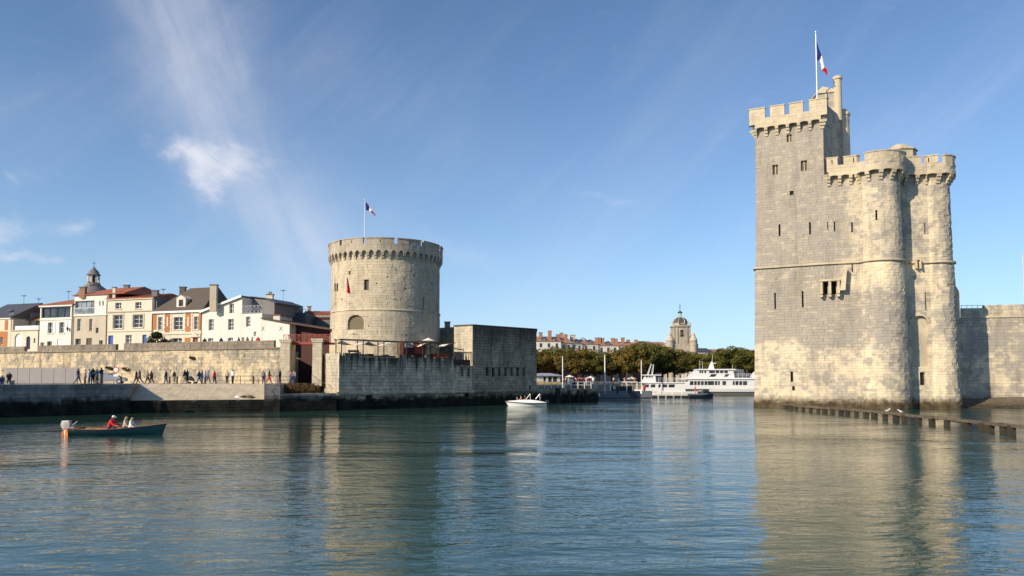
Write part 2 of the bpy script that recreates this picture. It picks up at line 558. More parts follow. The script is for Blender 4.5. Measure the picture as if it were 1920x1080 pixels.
class Wall:
    """A vertical plane from ground point A to B (left to right as the camera sees it)."""

    def __init__(s, A, B):
        s.A = Vector((A[0], A[1])); s.B = Vector((B[0], B[1]))
        s.L = (s.B - s.A).length
        s.u = (s.B - s.A) / s.L
        s.n = Vector((s.u.y, -s.u.x))

    def p(s, a, z, n=0):
        q = s.A + s.u * a + s.n * n
        return Vector((q.x, q.y, z))

    def sz(s, px, py):
        d = ray(px, py)
        t = (s.A.x * s.n.x + s.A.y * s.n.y) / (d.x * s.n.x + d.y * s.n.y)
        q = Vector((d.x * t, d.y * t)) - s.A
        return q.dot(s.u), CAMH + d.z * t

    def rect(s, x0, y0, x1, y1):
        a, z1 = s.sz(x0, (y0 + y1) / 2)
        b, _ = s.sz(x1, (y0 + y1) / 2)
        xm = (x0 + x1) / 2
        return (a, b, s.sz(xm, y1)[1], s.sz(xm, y0)[1])


class Path:
    """Plan outline of a wall, left to right as the camera sees it, offset along its outward normals."""

    def __init__(s, pts, batter=None):
        s.pt = [Vector((p[0], p[1])) for p in pts]
        s.batter = batter or (lambda z: 0)
        s.cum = [0]
        nn = []
        for a, b in zip(s.pt, s.pt[1:]):
            d = b - a
            s.cum.append(s.cum[-1] + d.length)
            d.normalize()
            nn.append(Vector((d.y, -d.x)))
        s.m, s.breaks, s.seg, s.sharp = [nn[0]], [], nn, {}
        for i in range(1, len(nn)):
            q = nn[i - 1] + nn[i]
            q = q / max(.25, 1 + nn[i - 1].dot(nn[i]))
            s.m.append(q)
            if nn[i - 1].dot(nn[i]) < math.cos(R(14)):
                s.breaks.append(s.cum[i]); s.sharp[i] = True
        s.m.append(nn[-1])
        s.L = s.cum[-1]

    def p(s, a, z, n=0):
        i = 0
        while i < len(s.cum) - 2 and a > s.cum[i + 1]:
            i += 1
        t = (a - s.cum[i]) / (s.cum[i + 1] - s.cum[i])
        dl = s.cum[i + 1] - s.cum[i]
        # square to the wall along straight runs, mitred only right at a sharp corner
        m0 = s.seg[i] if s.sharp.get(i) and t * dl > .03 else s.m[i]
        m1 = s.seg[i] if s.sharp.get(i + 1) and (1 - t) * dl > .03 else s.m[i + 1]
        if s.sharp.get(i) and t * dl <= .03: m1 = m0
        if s.sharp.get(i + 1) and (1 - t) * dl <= .03: m0 = m1
        q = s.pt[i].lerp(s.pt[i + 1], t) + m0.lerp(m1, t) * (n + s.batter(z))
        return Vector((q.x, q.y, z))

    def sz(s, px, py):
        d = ray(px, py)
        best = None
        for i in range(len(s.pt) - 1):
            a, b = s.pt[i], s.pt[i + 1]
            e = b - a
            n = Vector((e.y, -e.x))
            den = d.x * n.x + d.y * n.y
            if abs(den) < 1e-9: continue
            t = (a.x * n.x + a.y * n.y) / den
            q = Vector((d.x * t, d.y * t))
            k = (q - a).dot(e) / e.length_squared
            if -.001 <= k <= 1.001 and t > 0 and (best is None or t < best[0]):
                best = (t, s.cum[i] + k * e.length, CAMH + d.z * t)
        if best is None:                       # beyond the silhouette: step towards the middle of the outline
            mid = s.pt[len(s.pt) // 2]
            return s.sz(px + (1 if px < 960 + F * mid.x / mid.y else -1), py)
        return best[1], best[2]

    def rect(s, x0, y0, x1, y1):
        ym, xm = (y0 + y1) / 2, (x0 + x1) / 2
        return (s.sz(x0, ym)[0], s.sz(x1, ym)[0], s.sz(xm, y1)[1], s.sz(xm, y0)[1])

    def line(s, off):
        return [(q.x, q.y) for q in (s.pt[i] + s.m[i] * off for i in range(len(s.pt)))]


def cut(rects, hole):
    """rectangles (s0,s1,z0,z1) minus a rectangular hole"""
    a, b, c, d = hole
    res = []
    for (s0, s1, z0, z1) in rects:
        if a >= s1 or b <= s0 or c >= z1 or d <= z0:
            res.append((s0, s1, z0, z1)); continue
        if z0 < c: res.append((s0, s1, z0, c))
        if d < z1: res.append((s0, s1, d, z1))
        lo, hi = max(z0, c), min(z1, d)
        if s0 < a: res.append((s0, a, lo, hi))
        if b < s1: res.append((b, s1, lo, hi))
    return res


def masonry(path, s0, s1, z0, z1, course=.42, ln=.8, thick=.45, proud=.03, holes=(), gap=.012, n=0.0, rag=0.0, pits=.012):
    """Blocks of an ashlar or rubble face: list of (eight corners, area)."""
    rnd = random.random
    res = []
    brk = [s0] + [b for b in getattr(path, 'breaks', []) if s0 < b < s1] + [s1]
    z = z0
    while z < z1 - .02:
        h = course * random.uniform(.82, 1.18)
        if z1 - z - h < course * .5: h = z1 - z
        top_row = z + h >= z1 - .01
        for a, b in zip(brk, brk[1:]):
            cnt = max(1, round((b - a) / ln))
            cuts = [a] + sorted(a + (b - a) * (i + random.uniform(-.36, .36)) / cnt for i in range(1, cnt)) + [b]
            for c0, c1 in zip(cuts, cuts[1:]):
                if c1 - c0 < .05: continue
                zt = z + h - (rnd() * rag if top_row else 0)
                rs = [(c0, c1, z, zt)]
                for hole in holes: rs = cut(rs, hole)
                pr = n + (rnd() - .5) * 2 * proud
                if rnd() < pits: pr -= .05 * rnd() + .02
                for (q0, q1, y0, y1) in rs:
                    if q1 - q0 < .04 or y1 - y0 < .04: continue
                    g = gap / 2
                    q0 += g; q1 -= g; y0 += g; y1 -= g
                    P = path.p
                    cs = [P(q0, y0, pr), P(q1, y0, pr), P(q1, y0, n - thick), P(q0, y0, n - thick),
                          P(q0, y1, pr), P(q1, y1, pr), P(q1, y1, n - thick), P(q0, y1, n - thick)]
                    res.append((cs, (q1 - q0) * (y1 - y0)))
        z += h
    return res


UNIT = {}


def unit_stone(mat):
    if mat not in UNIT:
        bm = bmesh.new()
        bmesh.ops.create_cube(bm, size=1)
        bmesh.ops.bevel(bm, geom=list(bm.edges), offset=.03, segments=1, affect='EDGES')
        me = bpy.data.meshes.new('stone'); bm.to_mesh(me); bm.free()
        me.materials.append(MATS[mat])
        UNIT[mat] = me
    return UNIT[mat]


def lay(blocks, mat, parent, single=150, name='stone', mass='stonework', want=None):
    """The blocks that show largest become objects, the rest one mesh of real blocks."""
    score = []
    for i, (c, ar) in enumerate(blocks):
        m = (c[0] + c[5]) / 2
        nrm = (c[1] - c[0]).cross(c[4] - c[0])
        nrm.normalize()
        v = Vector((0, 0, CAMH)) - m
        facing = nrm.dot(v.normalized())
        px = 960 + F * m.x / m.y if m.y > 1 else 1e9
        if not (0 < px < 1920) or (want and not want(m)): facing = 0
        ex0, ey0 = (c[1] - c[0]).normalized(), (c[3] - c[0]).normalized()
        if abs(ex0.dot(ey0)) > .12 or abs((c[5] - c[4]).normalized().dot((c[6] - c[5]).normalized())) > .12: facing = 0
        score.append(ar * max(0, facing) / v.length_squared)
    order = sorted(range(len(blocks)), key=lambda i: -score[i])[:single]
    chosen = {i for i in order if score[i] > 0}
    mb = MB()
    org = own_origin(parent)
    me = unit_stone(mat)
    for i, (c, ar) in enumerate(blocks):
        if i in chosen:
            ex, ez = (c[1] - c[0] + c[5] - c[4]) / 2, (c[4] - c[0] + c[5] - c[1]) / 2
            ey = (c[3] - c[0] + c[7] - c[4]) / 2
            ctr = sum(c, Vector()) / 8
            x = ex.normalized(); y = (ey - x * ey.dot(x)).normalized(); z = x.cross(y)
            o = bpy.data.objects.new(name, me)
            M = Matrix((x, y, z)).transposed().to_4x4() @ Matrix.Diagonal((ex.length, ey.length, ez.length, 1))
            M.translation = ctr - org
            COL.objects.link(o)
            o.parent = parent
            o.matrix_basis = M
        else:
            mb.add(c, [(4, 5, 6, 7), (3, 2, 1, 0), (0, 1, 5, 4), (1, 2, 6, 5), (3, 0, 4, 7)])
    if mb.v:
        o = mb.build(mass, mat, parent)
        o['kind'] = 'stuff'
        return o


def strip(path, s0, s1, z0, z1, n0, n1, step=.6):
    """A band following a path, as a closed solid."""
    mb = MB()
    k = max(1, int((s1 - s0) / step))
    ss = sorted(set([s0 + (s1 - s0) * i / k for i in range(k + 1)] + [b for b in path.breaks if s0 < b < s1]))
    vs, fs = [], []
    for a in ss:
        vs += [path.p(a, z0, n1), path.p(a, z1, n1), path.p(a, z1, n0), path.p(a, z0, n0)]
    for i in range(len(ss) - 1):
        for q in range(4):
            fs.append((4 * i + q, 4 * i + (q + 1) % 4, 4 * i + 4 + (q + 1) % 4, 4 * i + 4 + q))
    e = 4 * (len(ss) - 1)
    fs += [(0, 3, 2, 1), (e, e + 1, e + 2, e + 3)]
    return mb.add(vs, fs)


def panel(path, rect, depth, name, mat, parent, grow=.05, t=.04):
    a, b, c, d = rect
    return strip(path, a - grow, b + grow, c - grow, d + grow, -depth - t, -depth, 9).build(name, mat, parent)


# ------------------------------------------------------------------ water, sea bed and land
wm = MB()
wm.add([(-3000, -400, 0), (3000, -400, 0), (3000, 6000, 0), (-3000, 6000, 0)], [(0, 1, 2, 3)])
tag(wm.build('water', 'harbour_water'), kind='structure')
QZ = 3.3                                   # quay level
SZ = 8.05                                  # street level behind the town wall
# far land round the inner basin
lm = MB()
lm.prism([(-40, 176), (2, 176), (30, 205), (70, 214), (140, 214), (3000, 214), (3000, 5500), (-3000, 5500), (-3000, 176)], -3, 2.6)
tag(lm.build('ground', 'paving'), kind='structure')
# ------------------------------------------------------------------ the tall sea tower on the right
def arc(c, r, f0, f1, n):
    """points of a round turret; angle of the outward normal from -Y towards +X"""
    return [(c[0] + r * math.sin(R(f0 + (f1 - f0) * i / n)), c[1] - r * math.cos(R(f0 + (f1 - f0) * i / n))) for i in range(n + 1)]


def sea_batter(z):
    if z < 2.0: return .95 - (z + 1) * .10
    if z < 19.3: return .65 - (z - 2) / 17.3 * .33
    return .20 - min(1, (z - 19.3) / 14) * .20


A, B = gx(1423, 104.6), gx(1556, 100.4)
T1, T2 = gx(1654, 99.3), gx(1757.5, 100.7)
pts = [(40.5, 121.0), tuple(A), tuple(B)] + arc(T1, 2.7, -84, 82, 16) + [(T1[0] + 2.75, T1[1] + .5)] + arc(T2, 2.05, -48, 130, 14) + [(58.5, 121)]
low = Path(pts, sea_batter)
K0, K1, K2 = gx(1423, 104.6), gx(1553, 100.5), gx(1588, 106.6)
keep = Path([(40.5, 121.0), tuple(K0), tuple(K1), tuple(K2), (47.0, 121)], sea_batter)
sea = thing('stone_tower', 'tall pale limestone sea tower with square keep, round turrets and battlements rising from water', 'tower', (A.x + 8, A.y + 3, -1))
ZSTR = zat(1480, 501, 103)
ZLOW = zat(1600, 345, 99)            # foot of the lower corbels
ZKEEP = zat(1480, 250, 102.5)        # foot of the keep's corbels
holes, slits, wins = [], [], []
for r in ((1460, 421, 1463.5, 443), (1517.2, 417, 1520.6, 440), (1563.5, 416, 1566, 434), (1596, 417, 1599, 436), (1641.5, 394, 1645, 413),
          (1732.5, 418, 1735, 438), (1452.5, 549, 1455.5, 580), (1503.8, 546, 1507, 577), (1732, 549, 1735, 583), (1596.5, 497, 1599.5, 510),
          (1483, 697, 1488, 716), (1486, 724, 1491, 732), (1551.5, 416, 1553, 432)):
    q = low.rect(*r); slits.append(q); holes.append(q)
door = low.rect(1721.5, 698, 1731, 722); holes.append(door)
breteche = [low.rect(1545, 529, 1551.5, 552), low.rect(1560, 529, 1567.5, 552)]
holes += breteche
niche = low.rect(1707.5, 606, 1738, 688); holes.append(niche)
for i in range(9):
    _m, _r = (niche[0] + niche[1]) / 2, (niche[1] - niche[0]) / 2
    _w = _r * math.sqrt(1 - ((i + .5) / 9) ** 2)
    holes.append((_m - _w, _m + _w, niche[3] + _r * .95 * i / 9, niche[3] + _r * .95 * (i + 1) / 9))
hole = low.rect(1481, 358, 1488, 366); holes.append(hole)
for r in ((1475, 252, 1484.5, 266), (1448.5, 309, 1459, 327), (1501.5, 301, 1513.5, 320)):
    wins.append((keep if r[1] < 330 else low).rect(*r))

cores = MB()
low_core = low.line(-.43)
for z0, z1 in ((-2, 2), (2, ZSTR), (ZSTR, ZLOW + 1.75)):
    pl = Path(low.pt); ring = pl.line(-.44 + sea_batter((z0 + z1) / 2) - .1)
    cores.prism([ring[i] for i in range(len(ring))], z0, z1)
cores.build('wall_core', 'mortar', sea)
kc = MB(); kc.prism(Path(keep.pt).line(-.46), ZLOW - 1, ZKEEP + 2.0); kc.build('keep_core', 'mortar', sea)

blk = masonry(low, low.cum[1] - 1.0, low.L - 6, -1.4, ZSTR, .37, .72, .5, .016, holes, pits=.004)
blk += masonry(low, low.cum[1] - 1.0, low.L - 6, ZSTR, ZLOW + 1.7, .37, .68, .5, .016, holes, pits=.004)
blk += masonry(keep, keep.cum[1] - 1.0, keep.cum[2], ZLOW + 1.7, ZKEEP + 1.6, .37, .68, .5, .016, wins + holes)
blk += masonry(keep, keep.cum[2], keep.L - 8, ZLOW + .5, ZKEEP + .9, .37, .68, .5, .016, wins + holes)
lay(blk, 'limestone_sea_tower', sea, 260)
for q in slits: panel(low, q, .36, 'arrow_slit', 'opening_dark', sea)
panel(low, door, .40, 'sluice_opening', 'opening_dark', sea)
panel(low, hole, .30, 'drain_hole', 'opening_dark', sea)
for q in breteche: panel(low, q, .42, 'latrine_opening', 'opening_dark', sea)
for i, q in enumerate(wins):
    pth = keep
    w = panel(pth, q, .34, 'window', 'shutter_wood', sea)
    a, b, c, d = q
    mb = MB()
    for k in (0, .5, 1):
        x = a + (b - a) * k
        mb.v or None
        mb.add(*(lambda S: (S.v, S.f))(strip(pth, x - .05, x + .05, c, d, -.34, -.26, 9)))
    mb.build('mullion', 'limestone_parapet', w)
# the arched niche of the right turret recess
a, b, c, d = niche
mb = strip(low, a - .05, b + .05, c - .05, d + 1.7, -.46, -.42, .4)
mb.build('niche_back', 'limestone_pale', sea)
hood = MB()
rr = (b - a) / 2
for i in range(10):
    t0, t1 = math.pi * i / 10, math.pi * (i + 1) / 10
    p0, p1 = (a + rr - rr * math.cos(t0), d + rr * math.sin(t0) * .95), (a + rr - rr * math.cos(t1), d + rr * math.sin(t1) * .95)
    q0, q1 = (a + rr - (rr + .16) * math.cos(t0), d + (rr + .16) * math.sin(t0)), (a + rr - (rr + .16) * math.cos(t1), d + (rr + .16) * math.sin(t1))
    P = low.p
    hood.box8([P(p0[0], p0[1], .10), P(q0[0], q0[1], .10), P(q0[0], q0[1], -.1), P(p0[0], p0[1], -.1), P(p1[0], p1[1], .10), P(q1[0], q1[1], .10), P(q1[0], q1[1], -.1), P(p1[0], p1[1], -.1)])
hood.build('niche_arch', 'limestone_parapet', sea)
# string course
strip(low, low.cum[1] - 2, low.L - 6, ZSTR - .05, ZSTR + .20, -.15, .34, .4).build('string_course', 'limestone_parapet', sea)
# latrine box with its sloping cheek
fr = Wall(low.p(low.sz(1530, 540)[0], 0).xy, low.p(low.sz(1585, 540)[0], 0).xy)
bz0, bz1 = zat(1555, 556, 100), zat(1575, 506, 100)
s0, s1 = fr.sz(1540, 540)[0], fr.sz(1572, 540)[0]
mb = MB()
for k in range(3):
    x = s0 + (s1 - s0) * (k / 2)
    mb.fbox(fr, x - .16, x + .16, bz0 + .3, bz0 + 2.0, -.3, .62)
    mb.fbox(fr, x - .16, x + .16, bz0 - .1, bz0 + .3, -.3, .45)
mb.fbox(fr, s0 - .2, s1 + .2, bz0 + 2.0, bz0 + 2.25, -.3, .72)
mb.fprism(fr, [(s1 + .16, bz0 + .7), (s1 + .85, bz0 + .7), (s1 + 1.1, bz1), (s1 + .4, bz0 + 2.3)], -.3, .55)
mb.build('latrine_box', 'limestone_parapet', sea)
mb = MB()                                           # spout by the string course
fs_, fz_ = low.sz(1717, 497)
P = low.p
for da, db, za, zb in ((-.32, -.2, -.6, .55), (.2, .32, -.6, .55), (-.32, .32, .55, .75)):
    mb.box8([P(fs_ + da, fz_ + za, .75), P(fs_ + db, fz_ + za, .75), P(fs_ + db, fz_ + za, -.2), P(fs_ + da, fz_ + za, -.2),
             P(fs_ + da, fz_ + zb, .75), P(fs_ + db, fz_ + zb, .75), P(fs_ + db, fz_ + zb, -.2), P(fs_ + da, fz_ + zb, -.2)])
mb.build('stone_spout', 'limestone_parapet', sea)


def corbel(path, s, z, w, mat, parent, steps=3, h=.42, out=.85, back=-.3):
    mb = MB()
    for k in range(steps):
        o = out * (k + 1) / steps
        z0, z1 = z + k * h, z + (k + 1) * h - .03
        q = path.p
        mb.box8([q(s - w / 2, z0, o - .1), q(s + w / 2, z0, o - .1), q(s + w / 2, z0, back), q(s - w / 2, z0, back),
                 q(s - w / 2, z1, o), q(s + w / 2, z1, o), q(s + w / 2, z1, back), q(s - w / 2, z1, back)])
    return mb.build('corbel', mat, parent)


def merlon(path, s0, s1, z0, z1, n, thick, mat, parent, slit=True):
    hole = []
    if slit and s1 - s0 > 1.3:
        m = (s0 + s1) / 2
        hole = [(m - .06, m + .06, z0 + .15, z1 - .35)]
    bl = masonry(path, s0, s1, z0, z1 - .14, .42, .75, thick, .02, hole, n=n, pits=0)
    mb = MB()
    for c, _ in bl: mb.box8(c)
    if hole: mb.add(*(lambda S: (S.v, S.f))(strip(path, hole[0][0] - .1, hole[0][1] + .1, z0, z1 - .2, n - thick - .05, n - thick + .12)))
    mb.build('merlon', mat, parent)
    cp = strip(path, s0 - .07, s1 + .07, z1 - .14, z1, n - thick - .06, n + .08)
    cp.build('coping', mat, parent)


def battlement(path, s0, s1, z, zsill, ztop, gaps, mat, parent, spacing, w=.42, out=.85, thick=.55, nc=3, hc=.42, core=True, arch=.34, slit=True):
    cnt = max(2, round((s1 - s0) / spacing))
    pos = [s0 + (s1 - s0) * i / cnt for i in range(cnt + 1)]
    for q in pos: corbel(path, q, z, w, mat, parent, nc, hc, out)
    zb = z + nc * hc
    # lintels with shallow arches between the corbels
    for a, b in zip(pos, pos[1:]):
        mb = MB()
        k = 6
        ring = []
        for i in range(k + 1):
            t = i / k
            x = a + w / 2 + (b - a - w) * t
            ring.append((x, zb - .02 + math.sin(math.pi * t) * arch))
        poly = [(a, zb - .02)] + ring + [(b, zb - .02), (b, zb + .55), (a, zb + .55)]
        vs = [path.p(x, y, out - .01) for x, y in poly] + [path.p(x, y, out - .38) for x, y in poly]
        m = len(poly)
        # top edge is straight, so quads between ring and top keep every face flat
        fs = []
        top = lambda x: (x, zb + .55)
        vs = []
        low_pts = [(a, zb - .02)] + ring + [(b, zb - .02)]
        for x, y in low_pts:
            vs += [path.p(x, y, out - .01), path.p(x, zb + .55, out - .01), path.p(x, zb + .55, out - .4), path.p(x, y, out - .4)]
        for i in range(len(low_pts) - 1):
            for e in range(4):
                fs.append((4 * i + e, 4 * i + (e + 1) % 4, 4 * i + 4 + (e + 1) % 4, 4 * i + 4 + e))
        mb.add(vs, fs)
        mb.build('arch_lintel', mat, parent)
    bl = masonry(path, s0 - w / 2, s1 + w / 2, zb + .55, zsill, .42, .8, thick, .02, n=out, pits=.0)
    lay(bl, mat, parent, 0, mass='parapet_wall')
    strip(path, s0 - w / 2, s1 + w / 2, zb + .2, zb + .5, -.5, out - .42).build('wall_walk', 'mortar', parent)
    edge = [s0 - w / 2]
    for (g0, g1) in gaps: edge += [g0, g1]
    edge.append(s1 + w / 2)
    for a, b in zip(edge[::2], edge[1::2]):
        merlon(path, a, b, zsill, ztop, out, thick, mat, parent, slit)


# keep battlement (left face and corner), then the lower one round the turrets
zs, zt = zat(1480, 221, 102.5) + .3, zat(1480, 200, 102.5) + .25
def gp(path, x0, x1, y): return (path.sz(x0, y)[0], path.sz(x1, y)[0])
g_k = [gp(keep, 1436.5, 1446, 260), gp(keep, 1473, 1482, 260), gp(keep, 1508, 1519, 260)]
battlement(keep, keep.cum[1] + .1, keep.cum[2] - .2, ZKEEP, zs, zt, g_k, 'limestone_parapet', sea, 1.35, nc=3, hc=.38, out=.75, arch=.10, slit=False)
bl = masonry(keep, keep.cum[2] - .2, keep.cum[3], ZKEEP + .9, zt - .3, .43, .8, .5, .02, n=.05)
lay(bl, 'limestone_sea_tower', sea, 0, mass='parapet_wall')
zs2, zt2 = zat(1640, 304, 97) + .25, zat(1640, 287, 97) + .15
sa, sb = low.cum[2] + .35, low.sz(1787, 420)[0] + .5
g_l = [gp(low, 1571, 1582, 345), gp(low, 1616, 1627.5, 345), gp(low, 1723.5, 1731, 345), gp(low, 1757, 1766, 345)]
battlement(low, sa, sb, ZLOW, zs2, zt2, g_l, 'limestone_parapet', sea, 1.32, nc=3, hc=.40, out=.80, arch=.10)
# stair turret and caps on the keep
c = gx(1560, 107.4)
tz = zat(1560, 179, 107)
mb = MB(); mb.prism([(c.x - 1.7, c.y - 1.0), (c.x + 1.0, c.y - 1.9), (c.x + 1.5, c.y + .6), (c.x - 1.4, c.y + 2)], ZKEEP, tz)
mb.build('stair_turret', 'limestone_sea_tower', sea)
mb = MB()
base = [(c.x - 1.9, c.y - 1.2), (c.x + 1.15, c.y - 2.1), (c.x + 1.7, c.y + .8), (c.x - 1.6, c.y + 2.2)]
mb.add([(*p, tz - .02) for p in base] + [(*p, tz + .15) for p in base] + [(c.x - .5, c.y, zat(1553, 160, 107))],
       [(3, 2, 1, 0), (0, 1, 5, 4), (1, 2, 6, 5), (2, 3, 7, 6), (3, 0, 4, 7), (4, 5, 8), (5, 6, 8), (6, 7, 8), (7, 4, 8)])
mb.build('turret_roof', 'limestone_parapet', sea)
c = gx(1592, 106.9)
za, zb = ZLOW - 1, zat(1592, 214, 106.9)
mb = MB(); mb.lathe(c.x, c.y, [(.85, za), (.85, zb - .35), (1.0, zb - .3), (1.0, zb), (.35, zb + .7)], 8, .2)
mb.build('corner_buttress', 'limestone_sea_tower', sea)
c = gx(1582.5, 105.6)
zc = zat(1582, 151, 107)
mb = MB(); mb.lathe(c.x, c.y, [(.56, zb - 1.5), (.52, zc - .55), (.66, zc - .42), (.66, zc - .1), (.55, zc)], 16)
mb.build('chimney', 'limestone_parapet', sea, smooth=True)
# cap house behind the lower battlement
c = gx(1697, 103)
za, zb, zc = ZLOW + .5, zat(1697, 287, 103), zat(1697, 271, 103)
mb = MB(); mb.lathe(c.x, c.y, [(2.15, za), (2.15, zb)], 8, .4); mb.build('cap_house', 'limestone_parapet', sea)
mb = MB(); mb.lathe(c.x, c.y, [(2.35, zb), (2.35, zb + .15), (.7, zc - .1), (.1, zc)], 8, .4); mb.build('cap_house_roof', 'limestone_parapet', sea)
roof = MB(); roof.prism(Path(low.pt).line(-.5), ZLOW + 1.76, ZLOW + 1.9); roof.build('roof_terrace', 'mortar', sea)
roof = MB(); roof.prism(Path(keep.pt).line(-.5), ZKEEP + 1.3, ZKEEP + 1.5); roof.build('roof_terrace', 'mortar', sea)
# bartizan on the right flank, towards the wall
c = gx(1795, 106.5)
z0, z1, z2, z3 = zat(1795, 612, 100), zat(1795, 595, 100), zat(1795, 548, 100), zat(1795, 536, 100)
fl = Wall(gx(1780, 100.3), gx(1803, 99.9))
mb = MB()
mb.fprism(fl, [(0, z0 + .2), (.45, z0), (1.0, z1 - .6), (fl.L, z1), (fl.L, z2), (.85, z3 + .3), (0, z3 + 1.1)], -1.8, .1)
mb.build('bartizan', 'limestone_pale', sea)


# ------------------------------------------------------------------ flags
def flag_pole(px, y_top, Y, z_base, r, label, name='flagpole'):
    p = at(px, y_top, Y)
    t = thing(name, label, 'flagpole', (p.x, Y, z_base))
    mb = MB(); mb.tube((p.x, Y, z_base), (p.x, Y, p.z), r, r * .7, 10); mb.build('pole', 'metal_pole', t, True)
    mb = MB(); mb.lathe(p.x, Y, [(.01, p.z - .02), (r * 1.6, p.z + r), (r * 1.6, p.z + 2 * r), (.01, p.z + 3.2 * r)], 10)
    mb.build('finial', 'metal_pole', t, True)
    return t, p


def cloth(grid, name, mat, parent, t=.02):
    """thin folded sheet from a grid of points"""
    mb = MB()
    r, c = len(grid), len(grid[0])
    vs = [p for row in grid for p in row] + [p + Vector((0, t, 0)) for row in grid for p in row]
    o = r * c
    fs = []
    for i in range(r - 1):
        for j in range(c - 1):
            q = (i * c + j, i * c + j + 1, (i + 1) * c + j + 1, (i + 1) * c + j)
            fs += [q, tuple(reversed([k + o for k in q]))]
    rim = [j for j in range(c)] + [i * c + c - 1 for i in range(1, r)] + [(r - 1) * c + j for j in range(c - 2, -1, -1)] + [i * c for i in range(r - 2, 0, -1)]
    for a, b in zip(rim, rim[1:] + rim[:1]): fs.append((a, b, b + o, a + o))
    mb.add(vs, fs)
    return mb.build(name, mat, parent, True)


def tricolour(parent, Y, spine_top, spine_bot, name='flag'):
    """hanging flag: pixel polylines of its upper and lower edge from pole to fly, cut in three bands"""
    def along(pl, t):
        k = t * (len(pl) - 1); i = min(int(k), len(pl) - 2)
        a, b = pl[i], pl[i + 1]; f = k - i
        return a[0] + (b[0] - a[0]) * f, a[1] + (b[1] - a[1]) * f
    for k, m in enumerate(('flag_blue', 'flag_white', 'flag_red')):
        g = []
        for i in range(9):
            t = (k + i / 8 * 1.001) / 3
            (xa, ya), (xb, yb) = along(spine_top, t), along(spine_bot, t)
            row = []
            for j in range(9):
                f = j / 8
                p = at(xa + (xb - xa) * f, ya + (yb - ya) * f, Y)
                p.y += math.sin(t * 14 + f * 5) * .22 * t + .08 * math.sin(f * 9)
                row.append(p)
            g.append(row)
        cloth(g, 'flag_band', m, parent)


Yp = 104.0
t, p = flag_pole(1529.5, 62, Yp, ZKEEP + 1.5, .10, 'tall white flagpole with drooping tricolour flag on the tall keep')
tricolour(t, Yp, [(1531.5, 78), (1540, 104), (1547, 126), (1553, 138)], [(1532.5, 112), (1537, 114), (1541.5, 130), (1549, 141)])

# ------------------------------------------------------------------ curtain wall to the right of the tower
cwp = Path([gx(1790, 107.5), gx(1960, 105.0), (110, 104)])
cw = thing('curtain_wall', 'high sunlit ashlar curtain wall with coping band running off beside the tall tower', 'wall', (66, 106, 0))
zb0, zb1, zt0 = zat(1880, 742, 105.8), zat(1880, 595, 105.8), zat(1895, 570, 105.8)
bl = masonry(cwp, 0, 22, .2, zb1, .45, .9, .5, .02)
lay(bl, 'limestone_sea_tower', cw, 120)
strip(cwp, 0, 30, zb1, zb1 + .22, -.2, .16).build('coping_band', 'limestone_parapet', cw)
sA = cwp.sz(1845, 580)[0]
bl = masonry(cwp, 0, sA, zb1 + .22, zat(1820, 577, 106.5), .42, .8, .6, .02)
bl += masonry(cwp, sA, 22, zb1 + .22, zt0, .42, .8, .6, .02, rag=.15)
lay(bl, 'limestone_sea_tower', cw, 30, mass='parapet_wall')
mb = MB(); mb.prism(Path(cwp.pt).line(-.45) + [(110, 112), (58, 114)], -1, zb1 - .3); mb.build('wall_core', 'mortar', cw)
mb = MB()
zr = zat(1822, 571, 106)
for k in range(5):
    q = cwp.p(1.2 + k * (sA - 1.2) / 4, 0, -.3); mb.tube((q.x, q.y, zr - 1.0), (q.x, q.y, zr), .03)
mb.tube(cwp.p(.6, zr, -.3), cwp.p(sA, zr, -.3), .03)
mb.build('hand_rail', 'metal_dark', cw)
flag_pole(1917.5, 478, 112, zb1 - .4, .07, 'bare white pole behind the curtain wall')
# mud bank at its foot
bk = MB()
rows = []
for i in range(13):
    f = i / 12
    row = []
    for j in range(9):
        g = j / 8
        q = Vector((60 + f * 45, 107 - f * 3 - g * 9.5, 0))
        z = 1.9 * (1 - g) ** 1.1 - .35 + .12 * math.sin(f * 19 + g * 5)
        row.append((q.x - g * (4 - f * 6), q.y, z * min(1, .25 + f * 3)))
    rows.append(row)
bk.add([p for r_ in rows for p in r_], [(i * 9 + j, i * 9 + j + 1, i * 9 + j + 10, i * 9 + j + 9) for i in range(12) for j in range(8)])
tag(bk.build('mud_bank', 'mud', smooth=True), kind='structure')

# ------------------------------------------------------------------ timber fender running out from the tower
fa = [(1462, 757.5, .55), (1560, 766, .55), (1690, 777.5, .58), (1800, 788, .6), (1925, 800, .62), (2080, 814, .64)]
def fender_pt(px, py, z):
    d = ray(px, py); t = (z - CAMH) / d.z
    return Vector((d.x * t, d.y * t, z))
fp = [fender_pt(x, y, z) for x, y, z in fa]
fen = thing('timber_fender', 'long weathered timber fender beam on stub piles beside the tall tower', 'fender', (fp[0].x, fp[0].y, 0))
for a, b in zip(fp, fp[1:]):
    n = 3
    for k in range(n):
        p, q = a.lerp(b, k / n), a.lerp(b, (k + 1) / n)
        j = random.uniform(-.05, .05)
        d = (q - p).normalized()
        mb = MB(); mb.bar(p + Vector((0, .25, j)), q + d * .05 + Vector((0, .25, j)), .38, .22)
        mb.build('beam', 'timber_wet', fen)
        mb = MB(); mb.bar(p + Vector((0, -.02, j * 2 - .02)), q + Vector((0, -.02, -j - .02)), .14, random.uniform(.2, .3))
        mb.build('rail', 'timber_wet', fen)
fpx = [1475, 1485, 1494, 1506, 1519, 1533, 1547, 1562, 1576, 1591, 1607, 1622, 1640, 1658, 1678, 1698, 1722, 1747, 1776, 1812, 1845, 1853, 1880, 1897, 1935, 1990]
